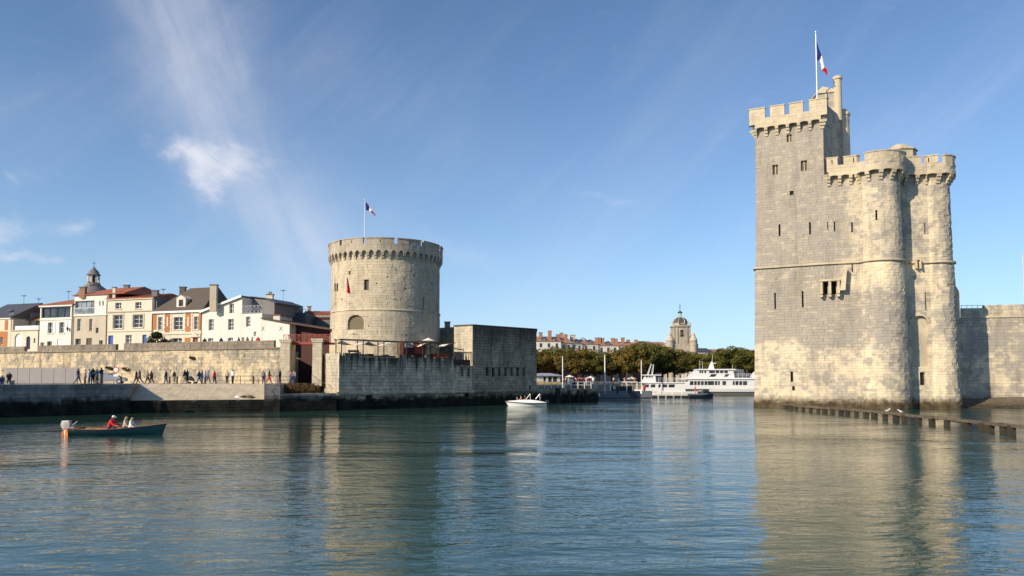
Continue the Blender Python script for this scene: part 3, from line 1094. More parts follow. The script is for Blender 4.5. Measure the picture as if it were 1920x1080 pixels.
def fender_at(px):
    for (x0, *_), (x1, *_), a, b in zip(fa, fa[1:], fp, fp[1:]):
        if x0 <= px <= x1:
            d = ray(px, 700)
            # where the pixel column crosses the fender line in plan
            e = b - a
            t = (a.x * d.y - a.y * d.x) / (e.y * d.x - e.x * d.y)
            return a + e * t
for px in fpx:
    q = fender_at(px)
    mb = MB()
    w = random.uniform(.22, .46); q = q + Vector((random.uniform(-.12, .12), 0, 0)); k = random.uniform(-.06, .06)
    z = q.z + random.uniform(-.10, .04); d0 = random.uniform(-.12, 0)
    mb.box8([(q.x - w / 2 + k, q.y + d0, -1), (q.x + w / 2 + k, q.y + d0, -1), (q.x + w / 2 + k, q.y + .45, -1), (q.x - w / 2 + k, q.y + .45, -1), (q.x - w / 2, q.y + d0, z), (q.x + w / 2, q.y + d0, z), (q.x + w / 2, q.y + .45, z), (q.x - w / 2, q.y + .45, z)])
    mb.build('pile', 'pile_weed', fen)


def gull(px, py, z, face, label):
    q = fender_at(px)
    g = thing('gull', label, 'bird', (q.x, q.y + .2, q.z + .10), 'gulls resting on the fender')
    x, y, zz = q.x, q.y + .2, q.z + .10
    mb = MB()
    ring = []
    for i, (dx, r, h) in enumerate(((-.26, .01, .17), (-.16, .06, .17), (-.02, .105, .18), (.10, .095, .22), (.17, .06, .29), (.22, .065, .345), (.27, .045, .35), (.30, .012, .345))):
        ring.append([(x + face * dx, y + r * math.cos(a), zz + h + r * math.sin(a)) for a in [k * math.pi / 4 for k in range(8)]])
    vs = [p for r_ in ring for p in r_]
    mb.add(vs, [(i * 8 + k, i * 8 + (k + 1) % 8, i * 8 + 8 + (k + 1) % 8, i * 8 + 8 + k) for i in range(7) for k in range(8)])
    mb.build('body', 'gull_white', g, True)
    for s in (-1, 1):
        mb = MB(); mb.add([(x + face * .08, y + s * .10, zz + .25), (x - face * .05, y + s * .12, zz + .22), (x - face * .30, y + s * .04, zz + .19), (x - face * .06, y + s * .06, zz + .29)], [(0, 1, 2, 3), (3, 2, 1, 0)])
        mb.build('wing', 'gull_grey', g)
        mb = MB(); mb.tube((x, y + s * .035, zz), (x + face * .02, y + s * .035, zz + .12), .008); mb.build('leg', 'orange_paint', g)
    mb = MB(); mb.tube((x + face * .29, y, zz + .345), (x + face * .37, y, zz + .33), .016, .004); mb.build('beak', 'canvas_yellow', g)
gull(1664, 769, .6, 1, 'white gull perched on the fender, facing the open harbour wall')
gull(1689, 770, .6, -1, 'white gull perched on the fender, facing back towards the tower')
# ------------------------------------------------------------------ quay, slipway and promenade on the left
QF = [gx(-110, 72), gx(0, 76), gx(240, 84.6)]
S_TOP = [gx(262, 94.5), gx(499, 95.5)]
S_BOT = [gx(243.5, 85.2), gx(497, 90.0)]
FL, FM, FR = gx(636, 93.0), gx(886, 108.0), gx(1006, 117.5)
FB = gx(604, 101.0)
WLp, WRp = gx(-60, 121.0), gx(529, 100.6)
pm = MB()
pm.prism([tuple(QF[0]), tuple(QF[1]), tuple(QF[2]), tuple(S_TOP[0]), tuple(S_TOP[1]), tuple(gx(500, 91.5)), tuple(gx(527, 91.5)), tuple(FB), tuple(gx(590, 112)), tuple(WLp + Vector((0, 8))), (-160, 80)], -3, QZ)
tag(pm.build('promenade', 'paving'), kind='structure')
# left quay wall of blocks with a coping
qp = Path([QF[0], QF[1], QF[2], gx(256, 94.0)])
qw = thing('quay_wall', 'dark shaded stone quay wall with weed at the waterline below the promenade', 'quay', (QF[1].x, QF[1].y, 0))
bl = masonry(qp, 0, qp.L, -1.0, QZ - .34, .40, .85, .35, .03, n=.32, pits=.015)
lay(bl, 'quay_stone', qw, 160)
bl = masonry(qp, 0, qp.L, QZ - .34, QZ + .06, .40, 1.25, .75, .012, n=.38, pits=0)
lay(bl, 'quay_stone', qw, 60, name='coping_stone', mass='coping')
# slipway
st = Wall(S_BOT[0], S_BOT[1])
sl = MB()
g = []
NS, MS = 26, 9
for i in range(NS + 1):
    for j in range(MS + 1):
        a = S_BOT[0].lerp(S_BOT[1], i / NS); b = S_TOP[0].lerp(S_TOP[1], i / NS)
        q = a.lerp(b, j / MS)
        g.append((q.x, q.y, 1.40 + (QZ + .02 - 1.40) * (j / MS) ** .9 + .02 * math.sin(i * 1.7 + j)))
sl.add(g, [(i * (MS + 1) + j, (i + 1) * (MS + 1) + j, (i + 1) * (MS + 1) + j + 1, i * (MS + 1) + j + 1) for i in range(NS) for j in range(MS)])
tag(sl.build('slipway', 'slip_sand'), kind='structure')
sp_ = Path([S_BOT[0] + Vector((-.6, -.2)), S_BOT[1] + Vector((.4, 0))])
sw = thing('slipway_wall', 'low black weedy stone wall along the foot of the slipway', 'quay', (S_BOT[0].x, S_BOT[0].y, 0))
lay(masonry(sp_, 0, sp_.L, -1.0, 1.46, .42, .9, .6, .03, n=.12, pits=.015), 'quay_stone', sw, 60)
# low landing between slipway and fort
lp = Path([gx(496, 91.8), gx(497, 88.0), gx(526, 88.6), gx(526.5, 91.5)])
ab = thing('slipway_abutment', 'square shaded stone abutment at the end of the slipway', 'abutment', tuple(gx(511, 89)) + (0,))
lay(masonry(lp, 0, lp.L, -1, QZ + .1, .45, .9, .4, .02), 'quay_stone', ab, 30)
mb = MB(); mb.prism([tuple(gx(498, 88.4)), tuple(gx(525, 89.0)), tuple(gx(525, 91.6)), tuple(gx(498, 91.9))], -1, QZ + .04); mb.build('core', 'quay_stone', ab)
lp = Path([gx(525, 88.6), gx(632, 92.6)])
ld = thing('landing_ledge', 'low pale stone landing ledge below the brown hedge', 'ledge', tuple(gx(570, 90.6)) + (0,))
zl = zat(570, 738, 90.5)
lay(masonry(lp, 0, lp.L, -1, zl - .3, .42, .9, .5, .02), 'quay_stone', ld, 30)
strip(lp, 0, lp.L, zl - .3, zl, -3.2, .12).build('ledge_slab', 'quay_stone', ld)
# hedge
def leaf_cloud(centers, n, size, mat, name, parent, loc=None, flat=1.0):
    mb = MB()
    vs, fs = [], []
    for _ in range(n):
        c, r = random.choice(centers)
        while True:
            d = Vector((random.uniform(-1, 1), random.uniform(-1, 1), random.uniform(-1, 1)))
            if .15 < d.length < 1: break
        d = d.normalized() * d.length ** .45
        p = Vector(c) + Vector((d.x * r[0], d.y * r[1], d.z * r[2]))
        nrm = (d + Vector((random.uniform(-.6, .6), random.uniform(-.6, .6), random.uniform(-.2, .8)))).normalized()
        u = nrm.orthogonal().normalized(); w = nrm.cross(u)
        a = random.uniform(0, 6.28); sz = size * random.uniform(.6, 1.3)
        u2 = (u * math.cos(a) + w * math.sin(a)) * sz; w2 = (w * math.cos(a) - u * math.sin(a)) * sz * .7
        k = len(vs)
        vs += [p - u2, p + w2 * .8 + nrm * sz * .15, p + u2, p - w2 * .8 + nrm * sz * .15]
        fs.append((k, k + 1, k + 2, k + 3))
    mb.add(vs, fs)
    o = bpy.data.meshes.new(name)
    org = Vector(loc) if loc is not None else own_origin(parent)
    o.from_pydata([tuple(Vector(p) - org) for p in vs], [], fs)
    o.materials.append(MATS[mat])
    ob = bpy.data.objects.new(name, o); COL.objects.link(ob)
    if parent: ob.parent = parent
    else: ob.location = org
    ORIGIN[ob.name] = org
    return ob


hp = [gx(530 + 60 * k / 9, 92.6 + k * .12) for k in range(10)]
hd = leaf_cloud([((q.x, q.y, zl + .55), (.8, .6, .75)) for q in hp], 2600, .13, 'hedge_brown', 'hedge', None, (hp[5].x, hp[5].y, zl))
tag(hd, 'low brown autumn hedge on the ledge beside the gate', 'hedge')

# ------------------------------------------------------------------ town wall behind the promenade
twp = Path([WLp, WRp])
tw = thing('town_wall', 'long patchy rendered town wall with cornice and parapet behind the strollers', 'wall', (WRp.x - 20, WRp.y + 7, QZ))
ZC = SZ + .02
mb = MB(); mb.prism(twp.line(-.3) + [tuple(gx(529, 108)), tuple(WLp + Vector((0, 9)))], 0, SZ - .1); mb.build('wall_core', 'mortar', tw)
bl = masonry(twp, 0, twp.L, QZ - .1, ZC, .40, .75, .35, .03, pits=.06)
lay(bl, 'rubble_wall', tw, 180)
strip(twp, 0, twp.L, ZC, ZC + .20, -.3, .20).build('cornice', 'parapet_rubble', tw)
ga, gb = twp.sz(46, 655)[0], twp.sz(70, 655)[0]
gc, gd = twp.sz(217, 650)[0], twp.sz(232, 650)[0]
bl = []
for s0, s1, zt_ in ((0, ga, zat(20, 650, 118)), (gb, gc, zat(150, 646.5, 113)), (gd, twp.L - 1.4, zat(400, 640.5, 105))):
    bl += masonry(twp, s0, s1, ZC + .2, zt_, .33, .6, .5, .03, n=0)
lay(bl, 'parapet_rubble', tw, 60, mass='parapet')
# street that the houses stand on
sm = MB(); sm.prism([tuple(WLp + Vector((-60, 3))), tuple(WLp + Vector((0, .5))), tuple(WRp + Vector((0, .5))), tuple(gx(533, 111.5)), tuple(gx(640, 111.5)), (-18, 170), (-18, 400), (-400, 400), (-400, 130)], 0, SZ)
tag(sm.build('street', 'paving'), kind='structure')
# tufts of weed on the wall
for px, py, r, lab in ((207, 690, .55, 'dark shrub tuft rooted in the town wall above the parked car'), (238, 692, .6, 'brown shrub tuft on the town wall beside the round sign'), (362, 671, .42, 'small dark weed tuft high on the rendered wall')):
    s_, z_ = twp.sz(px, py)
    q = twp.p(s_, z_, .15)
    tag(leaf_cloud([((q.x, q.y, q.z), (r, .25, r * .5)), ((q.x + r * .8, q.y, q.z - r * .3), (r * .5, .2, r * .35)), ((q.x - r * .7, q.y, q.z + r * .15), (r * .4, .2, r * .3))], 200, .11, 'leaf_dark' if px != 238 else 'hedge_brown', 'shrub_tuft', None, (q.x, q.y, q.z)), lab, 'shrub')

# gate piers
def pier(px0, px1, Y, ztop, depth, label, side=1):
    a, b = gx(px0, Y), gx(px1, Y)
    t = thing('gate_pier', label, 'gate pier', (a.x, a.y, QZ))
    back = Vector((-.15, 1)).normalized() * depth
    pp = Path([a + back, a, b, b + back])
    mb = MB(); k = .25
    mb.prism([tuple(a + Vector((k, k))), tuple(b + Vector((-k, k))), tuple(b + back + Vector((-k, 0))), tuple(a + back + Vector((k, 0)))], QZ - .5, ztop - .35); mb.build('core', 'mortar', t)
    lay(masonry(pp, 0, pp.L, QZ - .3, ztop - .45, .42, .8, .4, .015), 'limestone_pale', t, 40)
    strip(pp, 0, pp.L, ztop - .45, ztop - .2, -.6, .12).build('moulding', 'limestone_pale', t)
    mb = MB(); mb.prism([tuple(a + Vector((-.2, -.2))), tuple(b + Vector((.2, -.2))), tuple(b + back + Vector((.2, 0))), tuple(a + back + Vector((-.2, 0)))], ztop - .2, ztop); mb.build('cap', 'limestone_pale', t)
    return t
pier(525.5, 543, 100.3, zat(534, 636, 100.3), 5.5, 'pale stone gate pier at the end of the town wall')
pier(585.5, 603, 98.8, zat(595, 635, 98.8), 2.6, 'pale stone gate pier against the round tower terrace')

# red footbridge railing
br = thing('footbridge', 'red painted footbridge with crossed lattice railing above the gate', 'bridge', tuple(gx(572, 102)) + (zat(572, 645, 102),))
fw = Wall(gx(531, 102.2), gx(619, 101.0))
z0, z1 = fw.sz(575, 641)[1], fw.sz(575, 627)[1]
mb = MB(); mb.fbox(fw, .5, fw.L, z0 - .35, z0 - .08, -1.6, .1); mb.build('deck', 'red_paint', br)
mb = MB(); mb.fbox(fw, 0, fw.L, z1 - .08, z1, -.06, .04); mb.build('top_rail', 'red_paint', br)
mb = MB(); mb.fbox(fw, 0, fw.L, z0 - .05, z0 + .03, -.06, .04); mb.build('bottom_rail', 'red_paint', br)
nb = 9
for k in range(nb + 1):
    x = fw.L * k / nb
    mb = MB(); mb.fbox(fw, max(0, x - .04), x + .04, z0 - .1, z1, -.05, .03); mb.build('post', 'red_paint', br)
    if k < nb:
        x1 = fw.L * (k + 1) / nb
        for (a, b) in ((z0, z1), (z1, z0)):
            mb = MB(); mb.bar(fw.p(x, a, 0 if a == z0 else -.03), fw.p(x1, b, 0 if a == z0 else -.03), .05); mb.build('brace', 'red_paint', br)

# ------------------------------------------------------------------ fort: low wall, block, round tower
fp_ = Path([FB, FL, FM])
fo = thing('fort_wall', 'dark stained sea wall of the low fort terrace with ragged top', 'wall', (FL.x, FL.y, 0))
ZF = zat(650, 661, 93.6)
h1 = [fp_.rect(865, 689, 869, 705), fp_.rect(876.5, 689, 881, 705)]
h2 = [fp_.rect(686, 741, 699, 754), fp_.rect(871, 737, 880, 750)]
mb = MB(); mb.prism(fp_.line(-.45) + [tuple(gx(886, 128)), tuple(gx(610, 128))], -1, ZF - .55); mb.build('terrace', 'mortar_dark', fo)
s1_ = fp_.cum[1]
bl = masonry(fp_, s1_, fp_.L - 3.2, -1, ZF, .42, .85, .5, .045, h1 + h2, gap=.03, rag=.5, pits=.004)
bl += masonry(fp_, fp_.L - 3.2, fp_.L, -1, ZF - 1.2, .42, .85, .5, .045, h1 + h2, gap=.03, rag=.2, pits=.015)
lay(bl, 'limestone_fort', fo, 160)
lay(masonry(fp_, 0, s1_, 1.4, ZF + .1, .42, .8, .5, .03, rag=.2), 'limestone_pale', fo, 40, mass='end_wall')
for q in h1: panel(fp_, q, .44, 'embrasure', 'opening_dark', fo)
for q in h2: panel(fp_, q, .44, 'culvert', 'opening_dark', fo)
# footing ledge above the weed
strip(fp_, s1_, fp_.L, 2.0, 2.3, -.3, .30).build('footing', 'limestone_fort', fo)

FBL = gx(851, 109.9)
bp = Path([FBL, FM, FR, FR + Vector((.2, 9))])
bk_ = thing('stone_blockhouse', 'plain dark square stone blockhouse with a row of slit openings beside the white speedboat', 'building', (FM.x + 4, FM.y + 5, 0))
ZB = zat(890, 608, 108)
hb = [bp.rect(*r) for r in ((911, 689, 916, 704.5), (922.5, 689, 928, 706), (934.5, 689, 939, 704.5), (946, 689, 951, 704.5), (957.5, 689, 962, 704.5), (968.5, 689, 973.5, 704.5), (980, 689, 985, 704.5), (992, 723, 996, 730))]
mb = MB(); mb.prism(Path(bp.pt).line(-.45) + [tuple(FBL + Vector((4, 10)))], -1, ZB - .2); mb.build('wall_core', 'mortar_dark', bk_)
bl = masonry(bp, bp.cum[1], bp.L, -1, ZB - .18, .40, .75, .45, .035, hb, gap=.03, pits=.004)
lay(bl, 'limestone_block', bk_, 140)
lay(masonry(bp, 0, bp.cum[1], ZF - 2, ZB - .18, .38, .75, .45, .02, pits=.02), 'limestone_pale', bk_, 30, mass='side_wall')
for q in hb: panel(bp, q, .42, 'slit_opening', 'opening_dark', bk_)
strip(bp, 0, bp.L, ZB - .18, ZB, -.7, .14).build('coping', 'limestone_block', bk_)
strip(bp, bp.cum[1], bp.L, 2.0, 2.3, -.3, .28).build('footing', 'limestone_block', bk_)
# older wall behind, with chimney
ow = Path([gx(815, 119), gx(862, 115.5)])
o_ = thing('rear_wall', 'weathered brownish wall with a chimney between round tower and blockhouse', 'wall', tuple(gx(840, 117)) + (6.5,))
zo = zat(838, 613.5, 117)
lay(masonry(ow, 0, ow.L, 6, zo, .38, .7, .6, .02), 'rubble_wall', o_, 20)
q = gx(838.5, 118); zc = zat(838, 603, 118)
mb = MB(); mb.box(q.x - .42, q.x + .42, q.y - .3, q.y + .3, zo - .5, zc - .15); mb.box(q.x - .5, q.x + .5, q.y - .38, q.y + .38, zc - .15, zc); mb.build('chimney', 'mortar', o_)

# round tower
TC = gx(722.5, 112.0)
RT = 8.12
def round_batter(z): return max(0, (13.0 - z)) * .018 + (.06 if z < zstr else 0)
zstr = zat(722, 580, 104)
view = math.degrees(math.atan2(-TC.x, TC.y))
rp = Path(arc(TC, RT, view - 105, view + 105, 64), round_batter)
rt = thing('round_tower', 'stout round limestone tower with corbelled parapet behind the terrace', 'tower', (TC.x, TC.y, 6.0))
zcor = zat(722, 484.5, 104)
big = rp.rect(652.5, 604, 682.5, 618)
rw = [rp.rect(682.5, 524, 691.5, 543.5), rp.rect(627, 531.5, 629.8, 546), rp.rect(631, 531.5, 634, 546), rp.rect(653.5, 508.5, 657, 515), rp.rect(793, 557, 795, 580)]
small = [rp.rect(x, y, x + 2.5, y + 2.5) for x, y in ((740, 560), (663, 625), (705, 530), (725, 518), (760, 540), (775, 515), (690, 610), (760, 628), (640, 560), (742, 505), (808, 530), (790, 620))]
arch_d = (big[1] - big[0]) / 2
top = []
for i in range(8):                             # segmental head in steps of stone
    t = (i + .5) / 8
    w = arch_d * math.sqrt(max(0, 1 - t * t * .98))
    top.append(((big[0] + big[1]) / 2 - w, (big[0] + big[1]) / 2 + w, big[3] + 1.0 * i / 8, big[3] + 1.0 * (i + 1) / 8))
mb = MB(); mb.lathe(TC.x, TC.y, [(RT - .55, 5.5), (RT - .62, zcor + 1.2)], 64); mb.build('wall_core', 'mortar', rt)
bl = masonry(rp, 0, rp.L, 6.4, zcor + 1.2, .36, .68, .75, .018, rw + [big] + top + small, pits=.012)
lay(bl, 'limestone_round_tower', rt, 240)
for q in rw: panel(rp, q, .30, 'window', 'shutter_wood', rt)
panel(rp, (big[0], big[1], big[2], big[3] + 1.0), .30, 'arched_window', 'board_olive', rt)
for q in small: panel(rp, q, .25, 'putlog_hole', 'opening_dark', rt)
strip(rp, 0, rp.L, zstr - .08, zstr + .06, -.2, .12).build('string_course', 'limestone_round_tower', rt)
ztop_ = zat(722, 444, 103.3); zsil = ztop_ - .85
gaps = []
for x in (643.5, 686, 741.5, 788, 819):
    g0, g1 = rp.sz(x - 1.6, 470)[0], rp.sz(x + 1.6, 470)[0]
    m = (g0 + g1) / 2
    gaps.append((m - .24, m + .24))
battlement(rp, .3, rp.L - .3, zcor, zsil, ztop_, gaps, 'parapet_grey', rt, 1.02, w=.34, out=.46, thick=.45, nc=2, hc=.42)
mb = MB(); mb.lathe(TC.x, TC.y, [(RT - .45, zcor + 1.0), (RT - .45, zcor + 1.3)], 48); mb.build('roof_terrace', 'mortar', rt)
t, p = flag_pole(684.5, 376, 110, zcor + 1.3, .075, 'slim white flagpole with small tricolour flag on the round tower')
tricolour(t, 110, [(685.5, 378), (692, 385), (697, 394), (704, 403)], [(685.8, 394), (692, 395), (697, 399), (703, 405)])
t, p = flag_pole(649.5, 516, 96.2, ZF - .5, .045, 'thin pole with furled red flag in front of the round tower')
g = []
for i in range(7):
    k = i / 6
    row = []
    for j in range(6):
        f = j / 5
        q = at(650.2 + f * (1.5 + 6.0 * k), 520 + 29 * k + f * 1.5, 96.2)
        q.y += .12 * math.sin(f * 7 + k * 3)
        row.append(q)
    g.append(row)
cloth(g, 'flag', 'flag_red', t)

# ------------------------------------------------------------------ terrace furniture
def pergola(x0, x1, Yf, Yf2, dep, ytop, label, sails):
    fr = Wall(gx(x0, Yf), gx(x1, Yf2)); Yb = Yf + dep
    z0, z1 = ZF - .6, fr.sz((x0 + x1) / 2, ytop)[1]
    t = thing('pergola', label, 'pergola', (fr.A.x, fr.A.y, z0))
    n = 4
    for i in range(n):
        s = fr.L * i / (n - 1)
        for dn in (0, -(Yb - Yf)):
            mb = MB(); mb.fbox(fr, s - .05, s + .05, z0, z1 - .1, dn - .05, dn + .05); mb.build('post', 'rust_brown', t)
        mb = MB(); mb.fbox(fr, s - .04, s + .04, z1 - .16, z1 - .04, -(Yb - Yf), 0); mb.build('rafter', 'rust_brown', t)
    for dn in (.02, -(Yb - Yf) - .02):
        mb = MB(); mb.fbox(fr, -.3, fr.L + .3, z1 - .12, z1, dn - .05, dn + .05); mb.build('beam', 'rust_brown', t)
    for (a, b) in sails:
        g = []
        for i in range(9):
            f = i / 8
            row = []
            for j in range(7):
                w = j / 6
                q = fr.p(fr.L * (a + (b - a) * f), z1 - .2 - .55 * math.sin(math.pi * f) * (.6 + .4 * w) - .35 * (1 - w) * (1 - f), -(Yb - Yf) * (1 - w) * .9)
                row.append(q)
            g.append(row)
        cloth(g, 'shade_sail', 'canvas_white', t)
    return t
pergola(640, 757, 95.2, 101.4, 1.5, 637.5, 'long brown pergola with slack white shade sails below the round tower', ((.0, .40), (.42, .78)))
pergola(762, 850, 103.0, 107.8, 2.2, 641, 'shorter brown pergola with white sail beside the red bar hut', ((.05, .4), (.45, .9)))
bh = thing('bar_hut', 'low red painted bar hut with white panel on the fort terrace', 'hut', tuple(gx(790, 103)) + (ZF - .55,))
fr = Wall(gx(758, 103.6), gx(797, 106.2))
zz1 = fr.sz(778, 642)[1]
mb = MB(); mb.fbox(fr, 0, fr.L, ZF - .6, zz1, -1.6, 0); mb.build('wall', 'maroon_boards', bh)
mb = MB(); mb.fbox(fr, .1, 1.5, zz1 - .75, zz1 - .1, 0, .06); mb.build('sign_board', 'white_paint', bh)
mb = MB(); mb.fbox(fr, 1.7, fr.L - .2, ZF + .3, zz1 - .2, 0, .05); mb.build('shutter', 'red_paint', bh)
def parasol(px, Y, z0, ytip, r, mat, label, group=None):
    q = gx(px, Y); z1 = zat(px, ytip, Y)
    t = thing('parasol', label, 'parasol', (q.x, q.y, z0), group)
    mb = MB(); mb.tube((q.x, q.y, z0), (q.x, q.y, z1), .03); mb.build('pole', 'metal_pole', t)
    mb = MB(); mb.lathe(q.x, q.y, [(r, z1 - r * .42), (r * .5, z1 - r * .2), (.03, z1), (.02, z1 + .1)], 8); mb.build('canopy', mat, t)
    return t
parasol(803, 106.0, ZF - .55, 633.5, 1.0, 'canvas_white', 'white pointed parasol on the fort terrace')
fr = Wall(gx(812, 106), gx(842, 108))
ct = thing('bar_counter', 'red bar counter with orange front under the short pergola', 'counter', (fr.A.x, fr.A.y, ZF - .55))
mb = MB(); mb.fbox(fr, 0, fr.L, ZF - .6, ZF + .25, -.6, 0); mb.build('front', 'red_paint', ct)
mb = MB(); mb.fbox(fr, -.1, fr.L + .1, ZF + .25, ZF + .33, -.7, .1); mb.build('top', 'varnish_wood', ct)
rl = thing('terrace_railing', 'dark metal railing with thick rail where fort terrace meets blockhouse', 'railing', tuple(gx(870, 107)) + (ZF - .6,))
fr = Wall(gx(851, 105.6), gx(884.5, 107.6))
z1 = fr.sz(868, 660)[1]
mb = MB(); mb.fbox(fr, 0, fr.L, z1 - .12, z1, -.08, .08); mb.build('top_rail', 'rust_brown', rl)
for k in range(12):
    mb = MB(); x = fr.L * k / 11; mb.fbox(fr, x - .03, x + .03, ZF - 1.3, z1 - .1, -.03, .03); mb.build('baluster', 'rust_brown', rl)
tb = thing('terrace_bench', 'dark red bench on the terrace beside the thin flagpole', 'bench', tuple(gx(665, 94.8)) + (ZF - .55,))
fr = Wall(gx(654, 94.6), gx(675, 95.2))
mb = MB(); mb.fbox(fr, 0, fr.L, ZF - .15, ZF - .05, -.5, 0); mb.build('seat', 'red_paint', tb)
mb = MB(); mb.fbox(fr, 0, fr.L, ZF + .1, ZF + .38, -.56, -.5); mb.build('backrest', 'maroon_boards', tb)
for k in (0.1, .9):
    mb = MB(); mb.fbox(fr, fr.L * k - .04, fr.L * k + .04, ZF - .6, ZF + .3, -.56, -.05); mb.build('leg', 'metal_dark', tb)

# pier running on from the blockhouse
pp_ = Path([FR + Vector((-.2, .3)), gx(1119, 126.5), gx(1122, 134)])
pr_ = thing('stone_pier', 'low dark stone pier with timber fenders beyond the blockhouse', 'pier', tuple(gx(1060, 118)) + (0,))
zp = zat(1060, 728.5, 118)
mb = MB(); mb.prism(Path(pp_.pt).line(-.4) + [tuple(gx(1000, 134))], -1, zp - .05); mb.build('core', 'mortar_dark', pr_)
lay(masonry(pp_, 0, pp_.L, -1, zp, .38, .8, .45, .03, pits=.015), 'limestone_block', pr_, 60)
for x in (1045, 1066, 1083, 1097):
    s_ = pp_.sz(x, 740)[0]
    mb = MB(); P = pp_.p
    w = .4 if x == 1045 else .16
    z_ = zp + .05 if x == 1045 else zp - .35
    mb.box8([P(s_ - w, -.5, .3), P(s_ + w, -.5, .3), P(s_ + w, -.5, 0), P(s_ - w, -.5, 0), P(s_ - w, z_, .3), P(s_ + w, z_, .3), P(s_ + w, z_, 0), P(s_ - w, z_, 0)])
    mb.build('fender_timber', 'opening_dark', pr_)
# ------------------------------------------------------------------ houses on the street behind the town wall
def house_line(px):                      # depth of the facades
    return 1 / (1 / 129.0 + (1 / 110.5 - 1 / 129.0) * px / 530)


def facade(fr, s0, s1, z0, z1, holes, mat, parent, depth=9.0, th=.5, name='wall'):
    rs = [(s0, s1, z0, z1)]
    for h in holes: rs = cut(rs, h)
    mb = MB()
    for r in rs: mb.fbox(fr, r[0], r[1], r[2], r[3], -th, 0)
    mb.fbox(fr, s0 + .01, s1 - .01, z0, z1 - .01, -depth, -th - .002)
    return mb.build(name, mat, parent)


def window(fr, r, parent, mat='white_paint', glass='window_glass', deep=.26, cols=2, rows=2, sill=None, name='window', arch=False):
    a, b, c, d = r
    w = .07
    mb = MB()
    mb.fbox(fr, a, a + w, c, d, -deep - .06, -deep + .03); mb.fbox(fr, b - w, b, c, d, -deep - .06, -deep + .03)
    mb.fbox(fr, a + w, b - w, c, c + w, -deep - .06, -deep + .03); mb.fbox(fr, a + w, b - w, d - w, d, -deep - .06, -deep + .03)
    for i in range(1, cols):
        x = a + (b - a) * i / cols
        mb.fbox(fr, x - .035, x + .035, c + w, d - w, -deep - .05, -deep + .02)
    for j in range(1, rows):
        y = c + (d - c) * j / rows
        mb.fbox(fr, a + w, b - w, y - .025, y + .025, -deep - .055, -deep + .01)
    o = mb.build(name, mat, parent)
    g = MB(); g.fbox(fr, a + .02, b - .02, c + .02, d - .02, -deep - .09, -deep - .06); g.build('pane', glass, o)
    if sill:
        g = MB(); g.fbox(fr, a - .15, b + .15, c - .12, c, -.1, .14); g.build('sill', sill, o)
    return o


def door(fr, r, parent, mat, deep=.25):
    a, b, c, d = r
    g = MB(); g.fbox(fr, a, b, c, d, -deep - .06, -deep); o = g.build('door', mat, parent)
    g = MB(); g.fbox(fr, b - .14, b - .09, c + (d - c) * .45, c + (d - c) * .5, -deep, -deep + .05); g.build('handle', 'metal_pole', o)


def shutters(fr, r, parent, mat='white_paint', which=(0, 1)):
    a, b, c, d = r
    w = (b - a) * .55
    for k in which:
        x0 = a - w - .02 if k == 0 else b + .02
        g = MB(); g.fbox(fr, x0, x0 + w, c, d, .01, .06); g.build('shutter', mat, parent)


def band(fr, s0, s1, z, h, out, mat, parent, name='cornice'):
    g = MB(); g.fbox(fr, s0, s1, z, z + h, -.05, out); return g.build(name, mat, parent)


def hip_roof(fr, s0, s1, ze, zr, depth, r0, r1, mat, parent, over=.3, nr=None, name='roof'):
    """eaves rectangle and a ridge from r0 to r1 (along the facade)"""
    nr = -depth / 2 if nr is None else nr
    p = fr.p
    e = [p(s0 - over, ze, over), p(s1 + over, ze, over), p(s1 + over, ze, -depth - over), p(s0 - over, ze, -depth - over)]
    k, l = p(r0, zr, nr), p(r1, zr, nr)
    mb = MB()
    v = [q + Vector((0, 0, .12)) for q in e] + e + [k, l]
    mb.add(v, [(0, 1, 9, 8), (1, 2, 9), (2, 3, 8, 9), (3, 0, 8), (7, 6, 5, 4), (0, 4, 5, 1), (1, 5, 6, 2), (2, 6, 7, 3), (3, 7, 4, 0)])
    return mb.build(name, mat, parent)


def tile_rows(fr, s0, s1, ze, zr, nr, mat, parent, step=.42, over=.3):
    """raised rows of canal tile running down the front slope"""
    mb = MB()
    x = s0
    while x < s1:
        a, b = fr.p(x, ze + .15, over), fr.p(x, zr + .03, nr)
        mb.bar(a, b, .16, .07)
        x += step
    o = mb.build('tile_rows', mat, parent); o['kind'] = 'stuff'
    return o


def chimney(px, y0, y1, w, Y, mat, parent, cap='plaster_grey', pots=0):
    q = gx(px, Y); z0, z1 = zat(px, y1, Y), zat(px, y0, Y)
    mb = MB(); mb.box(q.x - w / 2, q.x + w / 2, q.y - w * .35, q.y + w * .35, z0 - 1.0, z1 - .15)
    o = mb.build('chimney', mat, parent)
    mb = MB(); mb.box(q.x - w / 2 - .1, q.x + w / 2 + .1, q.y - w * .35 - .1, q.y + w * .35 + .1, z1 - .15, z1); mb.build('chimney_cap', cap, o)
    for k in range(pots):
        x = q.x + (k - (pots - 1) / 2) * .3
        mb = MB(); mb.lathe(x, q.y, [(.12, z1), (.10, z1 + .35), (.13, z1 + .4)], 8); mb.build('chimney_pot', 'red_tile', o)


def antenna(px, y0, y1, Y, parent):
    q = gx(px, Y); z0, z1 = zat(px, y1, Y), zat(px, y0, Y)
    mb = MB(); mb.tube((q.x, q.y, z0 - .5), (q.x, q.y, z1), .03, None, 6)
    for k in range(4):
        z = z1 - .1 - k * .05
        mb.tube((q.x - .5 + k * .1, q.y, z), (q.x + .5 - k * .1, q.y, z), .018, None, 6)
    mb.build('antenna', 'metal_dark', parent)


def downpipe(fr, s, z, parent):
    mb = MB(); mb.tube(fr.p(s, SZ, .06), fr.p(s, z, .06), .05, None, 6); mb.build('downpipe', 'shutter_wood', parent)


